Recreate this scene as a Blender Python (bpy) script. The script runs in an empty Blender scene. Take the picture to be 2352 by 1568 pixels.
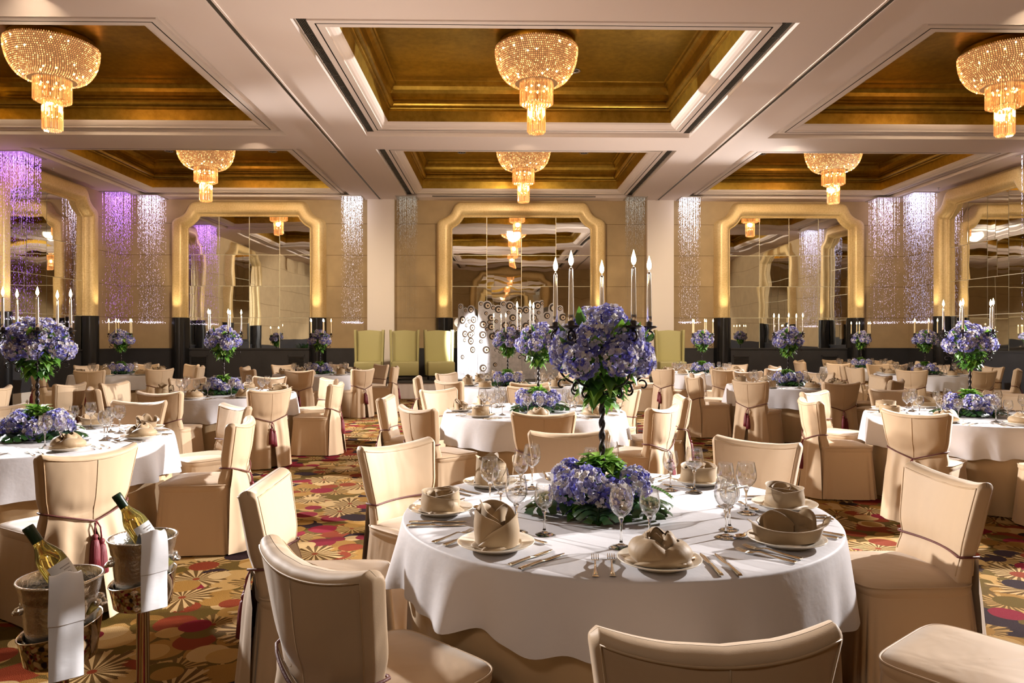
import bpy, math, random
from mathutils import Vector, Matrix, Euler
PI = math.pi
S = bpy.context.scene
COL = S.collection
# ------------------------------------------------------------------ camera, world, exposure, large lights
cam = bpy.data.cameras.new('camera')
cam.sensor_width = 36.0
cam.lens = 1650.0 / 2352.0 * 36.0
cam.shift_y = -12.0 / 2352.0
cam.clip_end = 200
cam_ob = bpy.data.objects.new('camera', cam)
COL.objects.link(cam_ob)
cam_ob.location = (0, 0, 1.5)
cam_ob.rotation_euler = (PI / 2, 0, -math.atan(31 / 1650))
S.camera = cam_ob
S.view_settings.view_transform = 'Standard'
S.view_settings.look = 'None'
S.view_settings.gamma = 1.0
S.view_settings.use_curve_mapping = False
S.view_settings.exposure = 0.22
S.cycles.use_denoising = True
S.cycles.max_bounces = 7
S.cycles.diffuse_bounces = 3
S.cycles.glossy_bounces = 4
S.cycles.transmission_bounces = 5
S.cycles.transparent_max_bounces = 24
S.cycles.caustics_reflective = False
S.cycles.caustics_refractive = False
S.cycles.sample_clamp_indirect = 4.0
S.cycles.use_adaptive_sampling = True
S.cycles.adaptive_threshold = 0.03
world = bpy.data.worlds.new('world')
S.world = world
world.use_nodes = True
world.node_tree.nodes['Background'].inputs[0].default_value = (1.0, 0.85, 0.7, 1)
world.node_tree.nodes['Background'].inputs[1].default_value = 0.02

# room extents (metres; the camera stands at x=0, y=0)
XL, XR, YF, YB, ZC = -10.15, 11.25, -1.3, 19.5, 5.18


def spot(name, loc, target, power, color=(1, 1, 1), angle=50, blend=0.3, radius=0.12):
    d = bpy.data.lights.new(name, 'SPOT')
    d.energy = power
    d.color = color
    d.spot_size = math.radians(angle)
    d.spot_blend = blend
    d.shadow_soft_size = radius
    o = bpy.data.objects.new(name, d)
    COL.objects.link(o)
    o.location = loc
    o.rotation_euler = (Vector(target) - Vector(loc)).to_track_quat('-Z', 'Y').to_euler()
    return o


def area(name, loc, target, power, size, color=(1, 1, 1), size_y=None):
    d = bpy.data.lights.new(name, 'AREA')
    d.energy = power
    d.color = color
    d.size = size
    if size_y:
        d.shape = 'RECTANGLE'
        d.size_y = size_y
    o = bpy.data.objects.new(name, d)
    COL.objects.link(o)
    o.location = loc
    o.rotation_euler = (Vector(target) - Vector(loc)).to_track_quat('-Z', 'Y').to_euler()
    return o


# hard theatrical lights standing along the sides of the hall, crossing over the tables
KEYS = [
    ('key_spot_right', (9.6, 7.6, 4.6), (0.6, 3.2, 0.6), 8600, (1.0, 0.965, 0.95), 34, 0.25, 0.10),
    ('key_spot_right_far', (9.8, 8.6, 4.6), (-3.6, 5.6, 0.6), 10000, (1.0, 0.965, 0.95), 40, 0.25, 0.10),
    ('key_spot_left', (-8.8, 10.2, 4.6), (2.4, 4.0, 0.6), 9000, (1.0, 0.965, 0.95), 36, 0.25, 0.10),
    ('key_spot_left_far', (-8.8, 12.0, 4.7), (4.5, 10.5, 0.5), 8000, (1.0, 0.965, 0.95), 50, 0.3, 0.10),
    ('key_spot_right_back', (9.6, 16.5, 4.7), (-3.0, 10.5, 0.5), 8000, (1.0, 0.965, 0.95), 52, 0.3, 0.10),
    ('stage_spot', (-1.15, 16.2, 5.1), (-0.80, 18.3, 1.18), 8500, (1.0, 0.97, 0.95), 15, 0.35, 0.04),
]
for k in KEYS:
    spot(*k)
# added fill: unseen spots that brighten the ceiling, the walls and the front table
for nm, lc, tg, pw, an, co in (
        ('ceiling_fill', (0.9, 2.6, 2.1), (0.7, 4.6, 5.2), 230, 150, (1.0, 0.86, 0.76)),
        ('ceiling_fill', (-1.7, 8.6, 2.0), (-1.7, 9.6, 5.2), 200, 150, (1.0, 0.86, 0.76)),
        ('ceiling_fill', (2.6, 13.2, 2.0), (2.4, 13.6, 5.2), 190, 150, (1.0, 0.86, 0.76)),
        ('side_wall_fill', (-5.0, 7.9, 5.1), (-10.2, 15.5, 1.4), 700, 80, (1.0, 0.82, 0.60)),
        ('side_wall_fill', (6.0, 7.9, 5.1), (11.2, 15.5, 1.4), 700, 80, (1.0, 0.82, 0.60)),
        ('front_fill', (-0.9, -0.8, 3.3), (0.6, 3.0, 0.4), 65, 75, (1.0, 0.88, 0.78)),
        ('back_wall_fill', (-4.6, 13.75, 5.1), (-6.6, 19.5, 1.3), 980, 92, (1.0, 0.82, 0.60)),
        ('back_wall_fill', (5.6, 13.75, 5.1), (7.6, 19.5, 1.3), 980, 92, (1.0, 0.82, 0.60)),
        ('back_wall_fill', (0.5, 13.75, 5.1), (0.5, 19.5, 1.6), 640, 88, (1.0, 0.82, 0.60))):
    spot(nm, lc, tg, pw, co, an, 0.6, 0.25)

# ------------------------------------------------------------------ object helpers
def tag(o, label=None, cat=None, group=None, kind=None):
    if label: o['label'] = label
    if cat: o['category'] = cat
    if group: o['group'] = group
    if kind: o['kind'] = kind
    return o


def empty(name, loc=(0, 0, 0), rz=0.0):
    o = bpy.data.objects.new(name, None)
    o.empty_display_size = 0.1
    COL.objects.link(o)
    o.location = loc
    o.rotation_euler = (0, 0, rz)
    return o


def inst(name, mesh, parent=None, loc=(0, 0, 0), rot=(0, 0, 0), scale=(1, 1, 1)):
    o = bpy.data.objects.new(name, mesh)
    COL.objects.link(o)
    o.location = loc
    o.rotation_euler = rot
    o.scale = scale
    if parent is not None:
        o.parent = parent
    return o


KIDS = {}


def child(name, mesh, parent, **kw):
    o = inst(name, mesh, parent, **kw)
    KIDS.setdefault(parent.name, []).append(o)
    return o


def copy_tree(o, parent=None):
    c = o.copy()
    COL.objects.link(c)
    if parent is not None:
        c.parent = parent
    for ch in KIDS.get(o.name, []):
        k = copy_tree(ch, c)
        KIDS.setdefault(c.name, []).append(k)
    return c


class MB:
    """collects vertices and faces of one mesh"""

    def __init__(self):
        self.v, self.f, self.m, self.s = [], [], [], []

    def face(self, idx, mi=0, smooth=True):
        self.f.append(tuple(idx)); self.m.append(mi); self.s.append(smooth)

    def grid(self, rows, closed=False, mi=0, smooth=True, flip=False):
        """rows: list of equal-length point lists"""
        b = len(self.v)
        n = len(rows[0])
        for r in rows:
            self.v.extend([tuple(p) for p in r])
        for i in range(len(rows) - 1):
            for j in range(n if closed else n - 1):
                a = b + i * n + j
                c = b + i * n + (j + 1) % n
                q = (a, c, c + n, a + n)
                self.face(q[::-1] if flip else q, mi, smooth)
        return b

    def cap(self, b, n, mi=0, flip=False, smooth=False):
        idx = list(range(b, b + n))
        self.face(idx[::-1] if flip else idx, mi, smooth)

    def lathe(self, prof, seg=24, c=(0, 0, 0), mi=0, smooth=True, mat=None):
        rows = []
        for r, z in prof:
            row = []
            for k in range(seg):
                a = 2 * PI * k / seg
                p = Vector((r * math.cos(a), r * math.sin(a), z))
                if mat is not None: p = mat @ p
                row.append((p.x + c[0], p.y + c[1], p.z + c[2]))
            rows.append(row)
        b = self.grid(rows, True, mi, smooth)
        return b

    def box(self, lo, hi, mi=0, mat=None):
        x0, y0, z0 = lo; x1, y1, z1 = hi
        p = [(x0, y0, z0), (x1, y0, z0), (x1, y1, z0), (x0, y1, z0), (x0, y0, z1), (x1, y0, z1), (x1, y1, z1), (x0, y1, z1)]
        if mat is not None: p = [tuple(mat @ Vector(q)) for q in p]
        b = len(self.v); self.v.extend(p)
        for q in ((0, 3, 2, 1), (4, 5, 6, 7), (0, 1, 5, 4), (1, 2, 6, 5), (2, 3, 7, 6), (3, 0, 4, 7)):
            self.face([b + k for k in q], mi, False)

    def tube(self, pts, r, seg=8, mi=0, caps=True, closed=False):
        pts = [Vector(p) for p in pts]
        n = len(pts)
        rr = r if isinstance(r, (list, tuple)) else [r] * n
        rows = []
        up = None
        for i, p in enumerate(pts):
            if closed:
                t = pts[(i + 1) % n] - pts[i - 1]
            else:
                t = pts[min(i + 1, n - 1)] - pts[max(i - 1, 0)]
            if t.length < 1e-9: t = Vector((0, 0, 1))
            t.normalize()
            if up is None:
                up = Vector((0, 0, 1)) if abs(t.z) < 0.9 else Vector((1, 0, 0))
            a = up - t * up.dot(t)
            if a.length < 1e-6: a = t.orthogonal()
            a.normalize(); up = a
            bb = t.cross(a)
            rows.append([tuple(p + (a * math.cos(2 * PI * k / seg) + bb * math.sin(2 * PI * k / seg)) * rr[i]) for k in range(seg)])
        if closed: rows.append(rows[0])
        b = self.grid(rows, True, mi, True)
        if caps and not closed:
            self.cap(b, seg, mi, True); self.cap(b + (len(rows) - 1) * seg, seg, mi)
        return b

    def poly(self, pts, mi=0, smooth=False):
        b = len(self.v); self.v.extend([tuple(p) for p in pts])
        self.face(range(b, b + len(pts)), mi, smooth)

    def xf(self, mat, start=0):
        for i in range(start, len(self.v)):
            self.v[i] = tuple(mat @ Vector(self.v[i]))
        return self

    def mesh(self, name, mats):
        me = bpy.data.meshes.new(name)
        me.from_pydata(self.v, [], self.f)
        for m in (mats if isinstance(mats, (list, tuple)) else [mats]):
            me.materials.append(m)
        me.polygons.foreach_set('material_index', self.m)
        me.polygons.foreach_set('use_smooth', self.s)
        me.update()
        return me


def smooth_path(pts, n=6):
    """Catmull-Rom through pts"""
    P = [Vector(p) for p in pts]
    out = []
    for i in range(len(P) - 1):
        p0 = P[max(i - 1, 0)]; p1 = P[i]; p2 = P[i + 1]; p3 = P[min(i + 2, len(P) - 1)]
        for k in range(n):
            t = k / n
            out.append(0.5 * ((2 * p1) + (p2 - p0) * t + (2 * p0 - 5 * p1 + 4 * p2 - p3) * t * t + (3 * p1 - p0 - 3 * p2 + p3) * t ** 3))
    out.append(P[-1])
    return out


# ------------------------------------------------------------------ materials
class NT:
    def __init__(self, name):
        self.mat = bpy.data.materials.new(name)
        self.mat.use_nodes = True
        self.t = self.mat.node_tree
        self.t.nodes.clear()
        self.out = self.n('ShaderNodeOutputMaterial')

    def n(self, typ, ins=None, **props):
        nd = self.t.nodes.new(typ)
        for k, v in props.items():
            setattr(nd, k, v)
        for k, v in (ins or {}).items():
            s = nd.inputs[k]
            if isinstance(v, bpy.types.NodeSocket):
                self.t.links.new(v, s)
            else:
                s.default_value = v
        return nd

    def math(self, op, a, b=None, c=None):
        ins = {0: a}
        if b is not None: ins[1] = b
        if c is not None: ins[2] = c
        return self.n('ShaderNodeMath', ins, operation=op).outputs[0]

    def vmath(self, op, a, b=None):
        ins = {0: a}
        if b is not None: ins[1] = b
        return self.n('ShaderNodeVectorMath', ins, operation=op).outputs[0]

    def mix(self, fac, a, b):
        nd = self.n('ShaderNodeMix', data_type='RGBA')
        for s, v in ((nd.inputs[0], fac), (nd.inputs[6], a), (nd.inputs[7], b)):
            if isinstance(v, bpy.types.NodeSocket): self.t.links.new(v, s)
            else: s.default_value = v
        return nd.outputs[2]

    def ramp(self, fac, stops, interp='LINEAR'):
        nd = self.n('ShaderNodeValToRGB', {0: fac})
        cr = nd.color_ramp
        cr.interpolation = interp
        while len(cr.elements) < len(stops): cr.elements.new(0.5)
        for e, (p, c) in zip(cr.elements, stops):
            e.position = p; e.color = c if len(c) == 4 else (*c, 1)
        return nd.outputs[0]

    def surf(self, sh):
        self.t.links.new(sh, self.out.inputs[0])
        return self.mat


def c4(c): return (c[0], c[1], c[2], 1.0)


def pbr(name, col, rough=0.5, metal=0.0, bump=0.0, bscale=40, var=0.0, vscale=6, sheen=0.0, spec=None, coat=0.0, bdist=0.01, stretch=None):
    t = NT(name)
    p = t.n('ShaderNodeBsdfPrincipled', {'Roughness': rough, 'Metallic': metal, 'Base Color': c4(col)})
    if sheen: p.inputs['Sheen Weight'].default_value = sheen
    if spec is not None: p.inputs['Specular IOR Level'].default_value = spec
    if coat: p.inputs['Coat Weight'].default_value = coat
    if var or bump:
        co = t.n('ShaderNodeTexCoord').outputs['Object']
        if stretch:
            co = t.vmath('MULTIPLY', co, stretch)
    if var:
        nz = t.n('ShaderNodeTexNoise', {'Vector': co, 'Scale': vscale, 'Detail': 4.0})
        lo = tuple(x * (1 - var) for x in col); hi = tuple(min(1, x * (1 + var)) for x in col)
        t.t.links.new(t.ramp(nz.outputs[0], [(0.3, lo), (0.7, hi)]), p.inputs['Base Color'])
    if bump:
        nz = t.n('ShaderNodeTexNoise', {'Vector': co, 'Scale': bscale, 'Detail': 3.0})
        b = t.n('ShaderNodeBump', {'Strength': bump, 'Distance': bdist, 'Height': nz.outputs[0]})
        t.t.links.new(b.outputs[0], p.inputs['Normal'])
    return t.surf(p.outputs[0])


def emit(name, col, strength):
    t = NT(name)
    return t.surf(t.n('ShaderNodeEmission', {'Color': c4(col), 'Strength': strength}).outputs[0])


def thin_glass(name, tint=(1, 1, 1), refl=1.0, rough=0.0, edge=0.45):
    t = NT(name)
    lw = t.n('ShaderNodeLayerWeight', {'Blend': 0.5})
    fc = lw.outputs['Facing']
    f = t.math('MINIMUM', t.math('MULTIPLY_ADD', t.math('POWER', fc, 3.0), 0.62, 0.105), 0.82)
    col = t.mix(t.math('POWER', fc, 4.0), c4(tint), c4((tint[0] * edge, tint[1] * edge, tint[2] * edge)))
    tr = t.n('ShaderNodeBsdfTransparent', {'Color': col})
    gl = t.n('ShaderNodeBsdfGlossy', {'Color': c4((refl, refl, refl)), 'Roughness': rough})
    mx = t.n('ShaderNodeMixShader', {0: f, 1: tr.outputs[0], 2: gl.outputs[0]})
    return t.surf(mx.outputs[0])


def solid_glass(name):
    t = NT(name)
    return t.surf(t.n('ShaderNodeBsdfGlass', {'Color': (0.97, 0.96, 0.94, 1), 'Roughness': 0.0, 'IOR': 1.48}).outputs[0])


def carpet_material():
    t = NT('patterned carpet')
    co = t.n('ShaderNodeTexCoord').outputs['Object']
    wob = t.n('ShaderNodeTexNoise', {'Vector': co, 'Scale': 9.0, 'Detail': 1.0})
    woff = t.vmath('MULTIPLY', t.vmath('SUBTRACT', wob.outputs[1], (0.5, 0.5, 0.5)), (0.022, 0.022, 0.0))
    base_co = t.vmath('ADD', co, woff)
    nz = t.n('ShaderNodeTexNoise', {'Vector': co, 'Scale': 3.0, 'Detail': 2.0})
    cur = t.mix(nz.outputs[0], c4((0.115, 0.070, 0.010)), c4((0.175, 0.105, 0.018)))
    cream = (0.66, 0.46, 0.20); gold = (0.40, 0.215, 0.045); crim = (0.26, 0.014, 0.030); rust = (0.27, 0.045, 0.012)
    dark = (0.032, 0.014, 0.016); olive = (0.15, 0.095, 0.012); tan = (0.55, 0.34, 0.11)

    def discs(cur, off, scale, rad, pal, rnd=0.85):
        v = t.vmath('ADD', base_co, (off[0], off[1], 0.0))
        vo = t.n('ShaderNodeTexVoronoi', {'Vector': v, 'Scale': scale, 'Randomness': rnd}, voronoi_dimensions='2D', feature='F1')
        sep = t.n('ShaderNodeSeparateColor', {0: vo.outputs['Color']})
        rr = t.math('MULTIPLY_ADD', sep.outputs[1], rad * scale * 0.5, rad * scale * 0.65)
        m = t.math('LESS_THAN', vo.outputs['Distance'], rr)
        n = len(pal)
        col = t.ramp(sep.outputs[0], [(i / n, p) for i, p in enumerate(pal)], 'CONSTANT')
        return t.mix(m, cur, col)

    def flowers(cur, off, scale, rad, colr, disc, rays, keep):
        v = t.vmath('ADD', co, (off[0], off[1], 0.0))
        vo = t.n('ShaderNodeTexVoronoi', {'Vector': v, 'Scale': scale, 'Randomness': 0.7}, voronoi_dimensions='2D', feature='F1')
        sep = t.n('ShaderNodeSeparateColor', {0: vo.outputs['Color']})
        d = t.vmath('SUBTRACT', v, vo.outputs['Position'])
        xyz = t.n('ShaderNodeSeparateXYZ', {0: d})
        dist = t.math('DIVIDE', vo.outputs['Distance'], scale)
        ang = t.math('ARCTAN2', xyz.outputs[1], xyz.outputs[0])
        ang = t.math('ADD', ang, t.math('MULTIPLY', sep.outputs[2], 6.0))
        s = t.math('SINE', t.math('MULTIPLY', ang, float(rays)))
        s2 = t.math('SINE', t.math('MULTIPLY_ADD', ang, 3.0, t.math('MULTIPLY', sep.outputs[1], 9.0)))
        edge = t.math('MULTIPLY_ADD', s2, rad * 0.16, rad)
        edge = t.math('MULTIPLY_ADD', t.math('SINE', t.math('MULTIPLY', ang, rays * 2.0)), rad * 0.06, edge)
        cell = t.math('FLOOR', t.math('MULTIPLY', ang, rays / (2 * PI)))
        wn = t.n('ShaderNodeTexWhiteNoise', {'W': t.math('ADD', cell, t.math('MULTIPLY', sep.outputs[0], 37.0))}, noise_dimensions='1D')
        edge = t.math('MULTIPLY', edge, t.math('MULTIPLY_ADD', wn.outputs[0], 0.42, 0.66))
        inside = t.math('LESS_THAN', dist, edge)
        pet = t.math('GREATER_THAN', s, t.math('MULTIPLY_ADD', t.math('DIVIDE', dist, rad), -0.45, 0.42))
        kp = t.math('GREATER_THAN', sep.outputs[0], 1.0 - keep)
        inside = t.math('MULTIPLY', inside, kp)
        back = t.mix(inside, cur, c4(disc))
        m = t.math('MULTIPLY', t.math('MULTIPLY', inside, pet), t.math('GREATER_THAN', dist, rad * 0.10))
        out = t.mix(m, back, c4(colr))
        dot = t.math('MULTIPLY', t.math('LESS_THAN', dist, rad * 0.11), kp)
        return t.mix(dot, out, c4(rust))

    cur = discs(cur, (0.0, 0.0), 4.2, 0.115, [rust, gold, olive, gold, olive, tan])
    cur = discs(cur, (0.37, 0.21), 3.8, 0.115, [gold, tan, dark, olive, cream, rust])
    cur = flowers(cur, (0.11, 0.47), 2.5, 0.155, tan, (0.17, 0.095, 0.020), 18, 0.55)
    cur = discs(cur, (0.71, 0.55), 3.4, 0.10, [crim, olive, dark, gold, rust, cream])
    cur = discs(cur, (0.13, 0.83), 2.9, 0.10, [dark, cream, crim, tan, gold])
    cur = flowers(cur, (0.53, 0.07), 2.0, 0.19, cream, (0.15, 0.080, 0.018), 19, 0.6)
    cur = discs(cur, (0.91, 0.33), 2.3, 0.09, [cream, dark, crim, rust, gold])
    cur = t.vmath('MULTIPLY', cur, (0.74, 0.70, 0.70))
    fib = t.n('ShaderNodeTexNoise', {'Vector': co, 'Scale': 260.0, 'Detail': 2.0})
    cur = t.mix(t.math('MULTIPLY', fib.outputs[0], 0.5), cur, t.vmath('MULTIPLY', cur, (0.35, 0.35, 0.35)))
    p = t.n('ShaderNodeBsdfPrincipled', {'Base Color': cur, 'Roughness': 0.95, 'Specular IOR Level': 0.1})
    b = t.n('ShaderNodeBump', {'Strength': 0.6, 'Distance': 0.006, 'Height': fib.outputs[0]})
    t.t.links.new(b.outputs[0], p.inputs['Normal'])
    return t.surf(p.outputs[0])


def hydrangea_material():
    t = NT('hydrangea petals')
    g = t.n('ShaderNodeNewGeometry')
    oi = t.n('ShaderNodeObjectInfo')
    pn = t.n('ShaderNodeTexNoise', {'Vector': t.n('ShaderNodeTexCoord').outputs['Object'], 'Scale': 55.0, 'Detail': 1.0})
    r = t.math('FRACT', t.math('ADD', t.math('MULTIPLY_ADD', pn.outputs[0], 0.45, g.outputs['Random Per Island']), t.math('MULTIPLY', oi.outputs['Random'], 0.35)))
    col = t.ramp(r, [(0.0, (0.07, 0.07, 0.46)), (0.16, (0.17, 0.16, 0.48)), (0.32, (0.27, 0.26, 0.52)), (0.48, (0.42, 0.40, 0.58)),
                     (0.62, (0.62, 0.57, 0.62)), (0.82, (0.80, 0.74, 0.64)), (1.0, (0.20, 0.17, 0.48))])
    p = t.n('ShaderNodeBsdfPrincipled', {'Base Color': col, 'Roughness': 0.6, 'Specular IOR Level': 0.3})
    tr = t.n('ShaderNodeBsdfTranslucent', {'Color': col})
    mx = t.n('ShaderNodeMixShader', {0: 0.25, 1: p.outputs[0], 2: tr.outputs[0]})
    return t.surf(mx.outputs[0])


def leaf_material(name, lo, hi, rough=0.4):
    t = NT(name)
    g = t.n('ShaderNodeNewGeometry')
    col = t.ramp(g.outputs['Random Per Island'], [(0.0, lo), (1.0, hi)])
    p = t.n('ShaderNodeBsdfPrincipled', {'Base Color': col, 'Roughness': rough})
    tr = t.n('ShaderNodeBsdfTranslucent', {'Color': col})
    mx = t.n('ShaderNodeMixShader', {0: 0.25, 1: p.outputs[0], 2: tr.outputs[0]})
    return t.surf(mx.outputs[0])


def satin_material(name, col, dist=0.014, scale=5.5, rough=0.55):
    t = NT(name)
    co = t.n('ShaderNodeTexCoord').outputs['Object']
    oi = t.n('ShaderNodeObjectInfo')
    co2 = t.vmath('ADD', co, t.n('ShaderNodeCombineXYZ', {0: t.math('MULTIPLY', oi.outputs['Random'], 20.0)}).outputs[0])
    cs = t.vmath('MULTIPLY', co2, (1.0, 1.0, 0.45))
    n1 = t.n('ShaderNodeTexNoise', {'Vector': cs, 'Scale': scale, 'Detail': 2.0, 'Distortion': 0.6})
    n2 = t.n('ShaderNodeTexNoise', {'Vector': co, 'Scale': 420.0, 'Detail': 1.0})
    h = t.math('MULTIPLY_ADD', n2.outputs[0], 0.02, n1.outputs[0])
    b = t.n('ShaderNodeBump', {'Strength': 0.55, 'Distance': dist, 'Height': h})
    p = t.n('ShaderNodeBsdfPrincipled', {'Base Color': c4(col), 'Roughness': rough, 'Sheen Weight': 0.25, 'Sheen Roughness': 0.4, 'Specular IOR Level': 0.22, 'Normal': b.outputs[0]})
    return t.surf(p.outputs[0])


def linen_material(name, col):
    t = NT(name)
    co = t.n('ShaderNodeTexCoord').outputs['Object']
    n1 = t.n('ShaderNodeTexNoise', {'Vector': co, 'Scale': 7.0, 'Detail': 3.0})
    n2 = t.n('ShaderNodeTexNoise', {'Vector': t.vmath('MULTIPLY', co, (1.0, 0.35, 1.0)), 'Scale': 60.0, 'Detail': 2.0})
    h = t.math('MULTIPLY_ADD', n2.outputs[0], 0.12, n1.outputs[0])
    b = t.n('ShaderNodeBump', {'Strength': 0.30, 'Distance': 0.012, 'Height': h})
    p = t.n('ShaderNodeBsdfPrincipled', {'Base Color': c4(col), 'Roughness': 0.65, 'Sheen Weight': 0.1, 'Normal': b.outputs[0]})
    return t.surf(p.outputs[0])


def gold_leaf_material(name, lo, hi, rough, metal, scale=24):
    t = NT(name)
    co = t.n('ShaderNodeTexCoord').outputs['Object']
    n1 = t.n('ShaderNodeTexNoise', {'Vector': co, 'Scale': scale, 'Detail': 5.0, 'Roughness': 0.65})
    n2 = t.n('ShaderNodeTexNoise', {'Vector': co, 'Scale': 1.4, 'Detail': 2.0})
    f = t.math('MULTIPLY_ADD', n2.outputs[0], 0.4, t.math('MULTIPLY', n1.outputs[0], 0.6))
    col = t.ramp(f, [(0.35, lo), (0.62, hi)])
    p = t.n('ShaderNodeBsdfPrincipled', {'Base Color': col, 'Roughness': rough, 'Metallic': metal})
    b = t.n('ShaderNodeBump', {'Strength': 0.12, 'Distance': 0.01, 'Height': n1.outputs[0]})
    t.t.links.new(b.outputs[0], p.inputs['Normal'])
    return t.surf(p.outputs[0])


def mirror_material():
    t = NT('mirror glass')
    co = t.n('ShaderNodeTexCoord').outputs['Object']
    n1 = t.n('ShaderNodeTexNoise', {'Vector': co, 'Scale': 1.3, 'Detail': 1.0})
    b = t.n('ShaderNodeBump', {'Strength': 0.13, 'Distance': 0.02, 'Height': n1.outputs[0]})
    p = t.n('ShaderNodeBsdfPrincipled', {'Base Color': (0.80, 0.79, 0.74, 1), 'Roughness': 0.015, 'Metallic': 1.0, 'Normal': b.outputs[0]})
    return t.surf(p.outputs[0])


def strand_material(name, col, strength, density):
    """lit fibre strands: short glowing beads with clear fibre between; brighter near the lamp in the ceiling"""
    t = NT(name)
    co = t.n('ShaderNodeTexCoord').outputs['Object']
    xyz = t.n('ShaderNodeSeparateXYZ', {0: co})
    nz = t.n('ShaderNodeTexNoise', {'Vector': t.vmath('MULTIPLY', co, (140.0, 140.0, 26.0)), 'Scale': 1.0, 'Detail': 0.0})
    top = t.n('ShaderNodeMapRange', {0: xyz.outputs[2], 1: -1.6, 2: 0.0, 3: 0.0, 4: 1.0})
    thr = t.math('MULTIPLY_ADD', top.outputs[0], -0.175, density)
    m = t.math('GREATER_THAN', nz.outputs[0], thr)
    e = t.n('ShaderNodeEmission', {'Color': c4(col), 'Strength': t.math('MULTIPLY_ADD', top.outputs[0], strength, strength * 0.55)})
    tr = t.n('ShaderNodeBsdfTransparent', {'Color': (0.97, 0.97, 0.97, 1)})
    mx = t.n('ShaderNodeMixShader', {0: m, 1: tr.outputs[0], 2: e.outputs[0]})
    return t.surf(mx.outputs[0])


def crystal_material(name, strength):
    """lit crystal beads: clear sparkle plus the warm light of the bulbs inside them"""
    t = NT(name)
    g = t.n('ShaderNodeNewGeometry')
    st = t.ramp(g.outputs['Random Per Island'], [(0.0, (0.10, 0.10, 0.10)), (0.55, (0.35, 0.35, 0.35)), (0.85, (0.8, 0.8, 0.8)), (1.0, (2.2, 2.2, 2.2))])
    e = t.n('ShaderNodeEmission', {'Color': (1.0, 0.46, 0.17, 1), 'Strength': t.math('MULTIPLY', st, strength)})
    gl = t.n('ShaderNodeBsdfGlossy', {'Color': (1, 0.9, 0.75, 1), 'Roughness': 0.08})
    tr = t.n('ShaderNodeBsdfTransparent', {'Color': (1, 0.9, 0.75, 1)})
    a = t.n('ShaderNodeMixShader', {0: 0.4, 1: tr.outputs[0], 2: gl.outputs[0]})
    mx = t.n('ShaderNodeAddShader', {0: a.outputs[0], 1: e.outputs[0]})
    return t.surf(mx.outputs[0])


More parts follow.
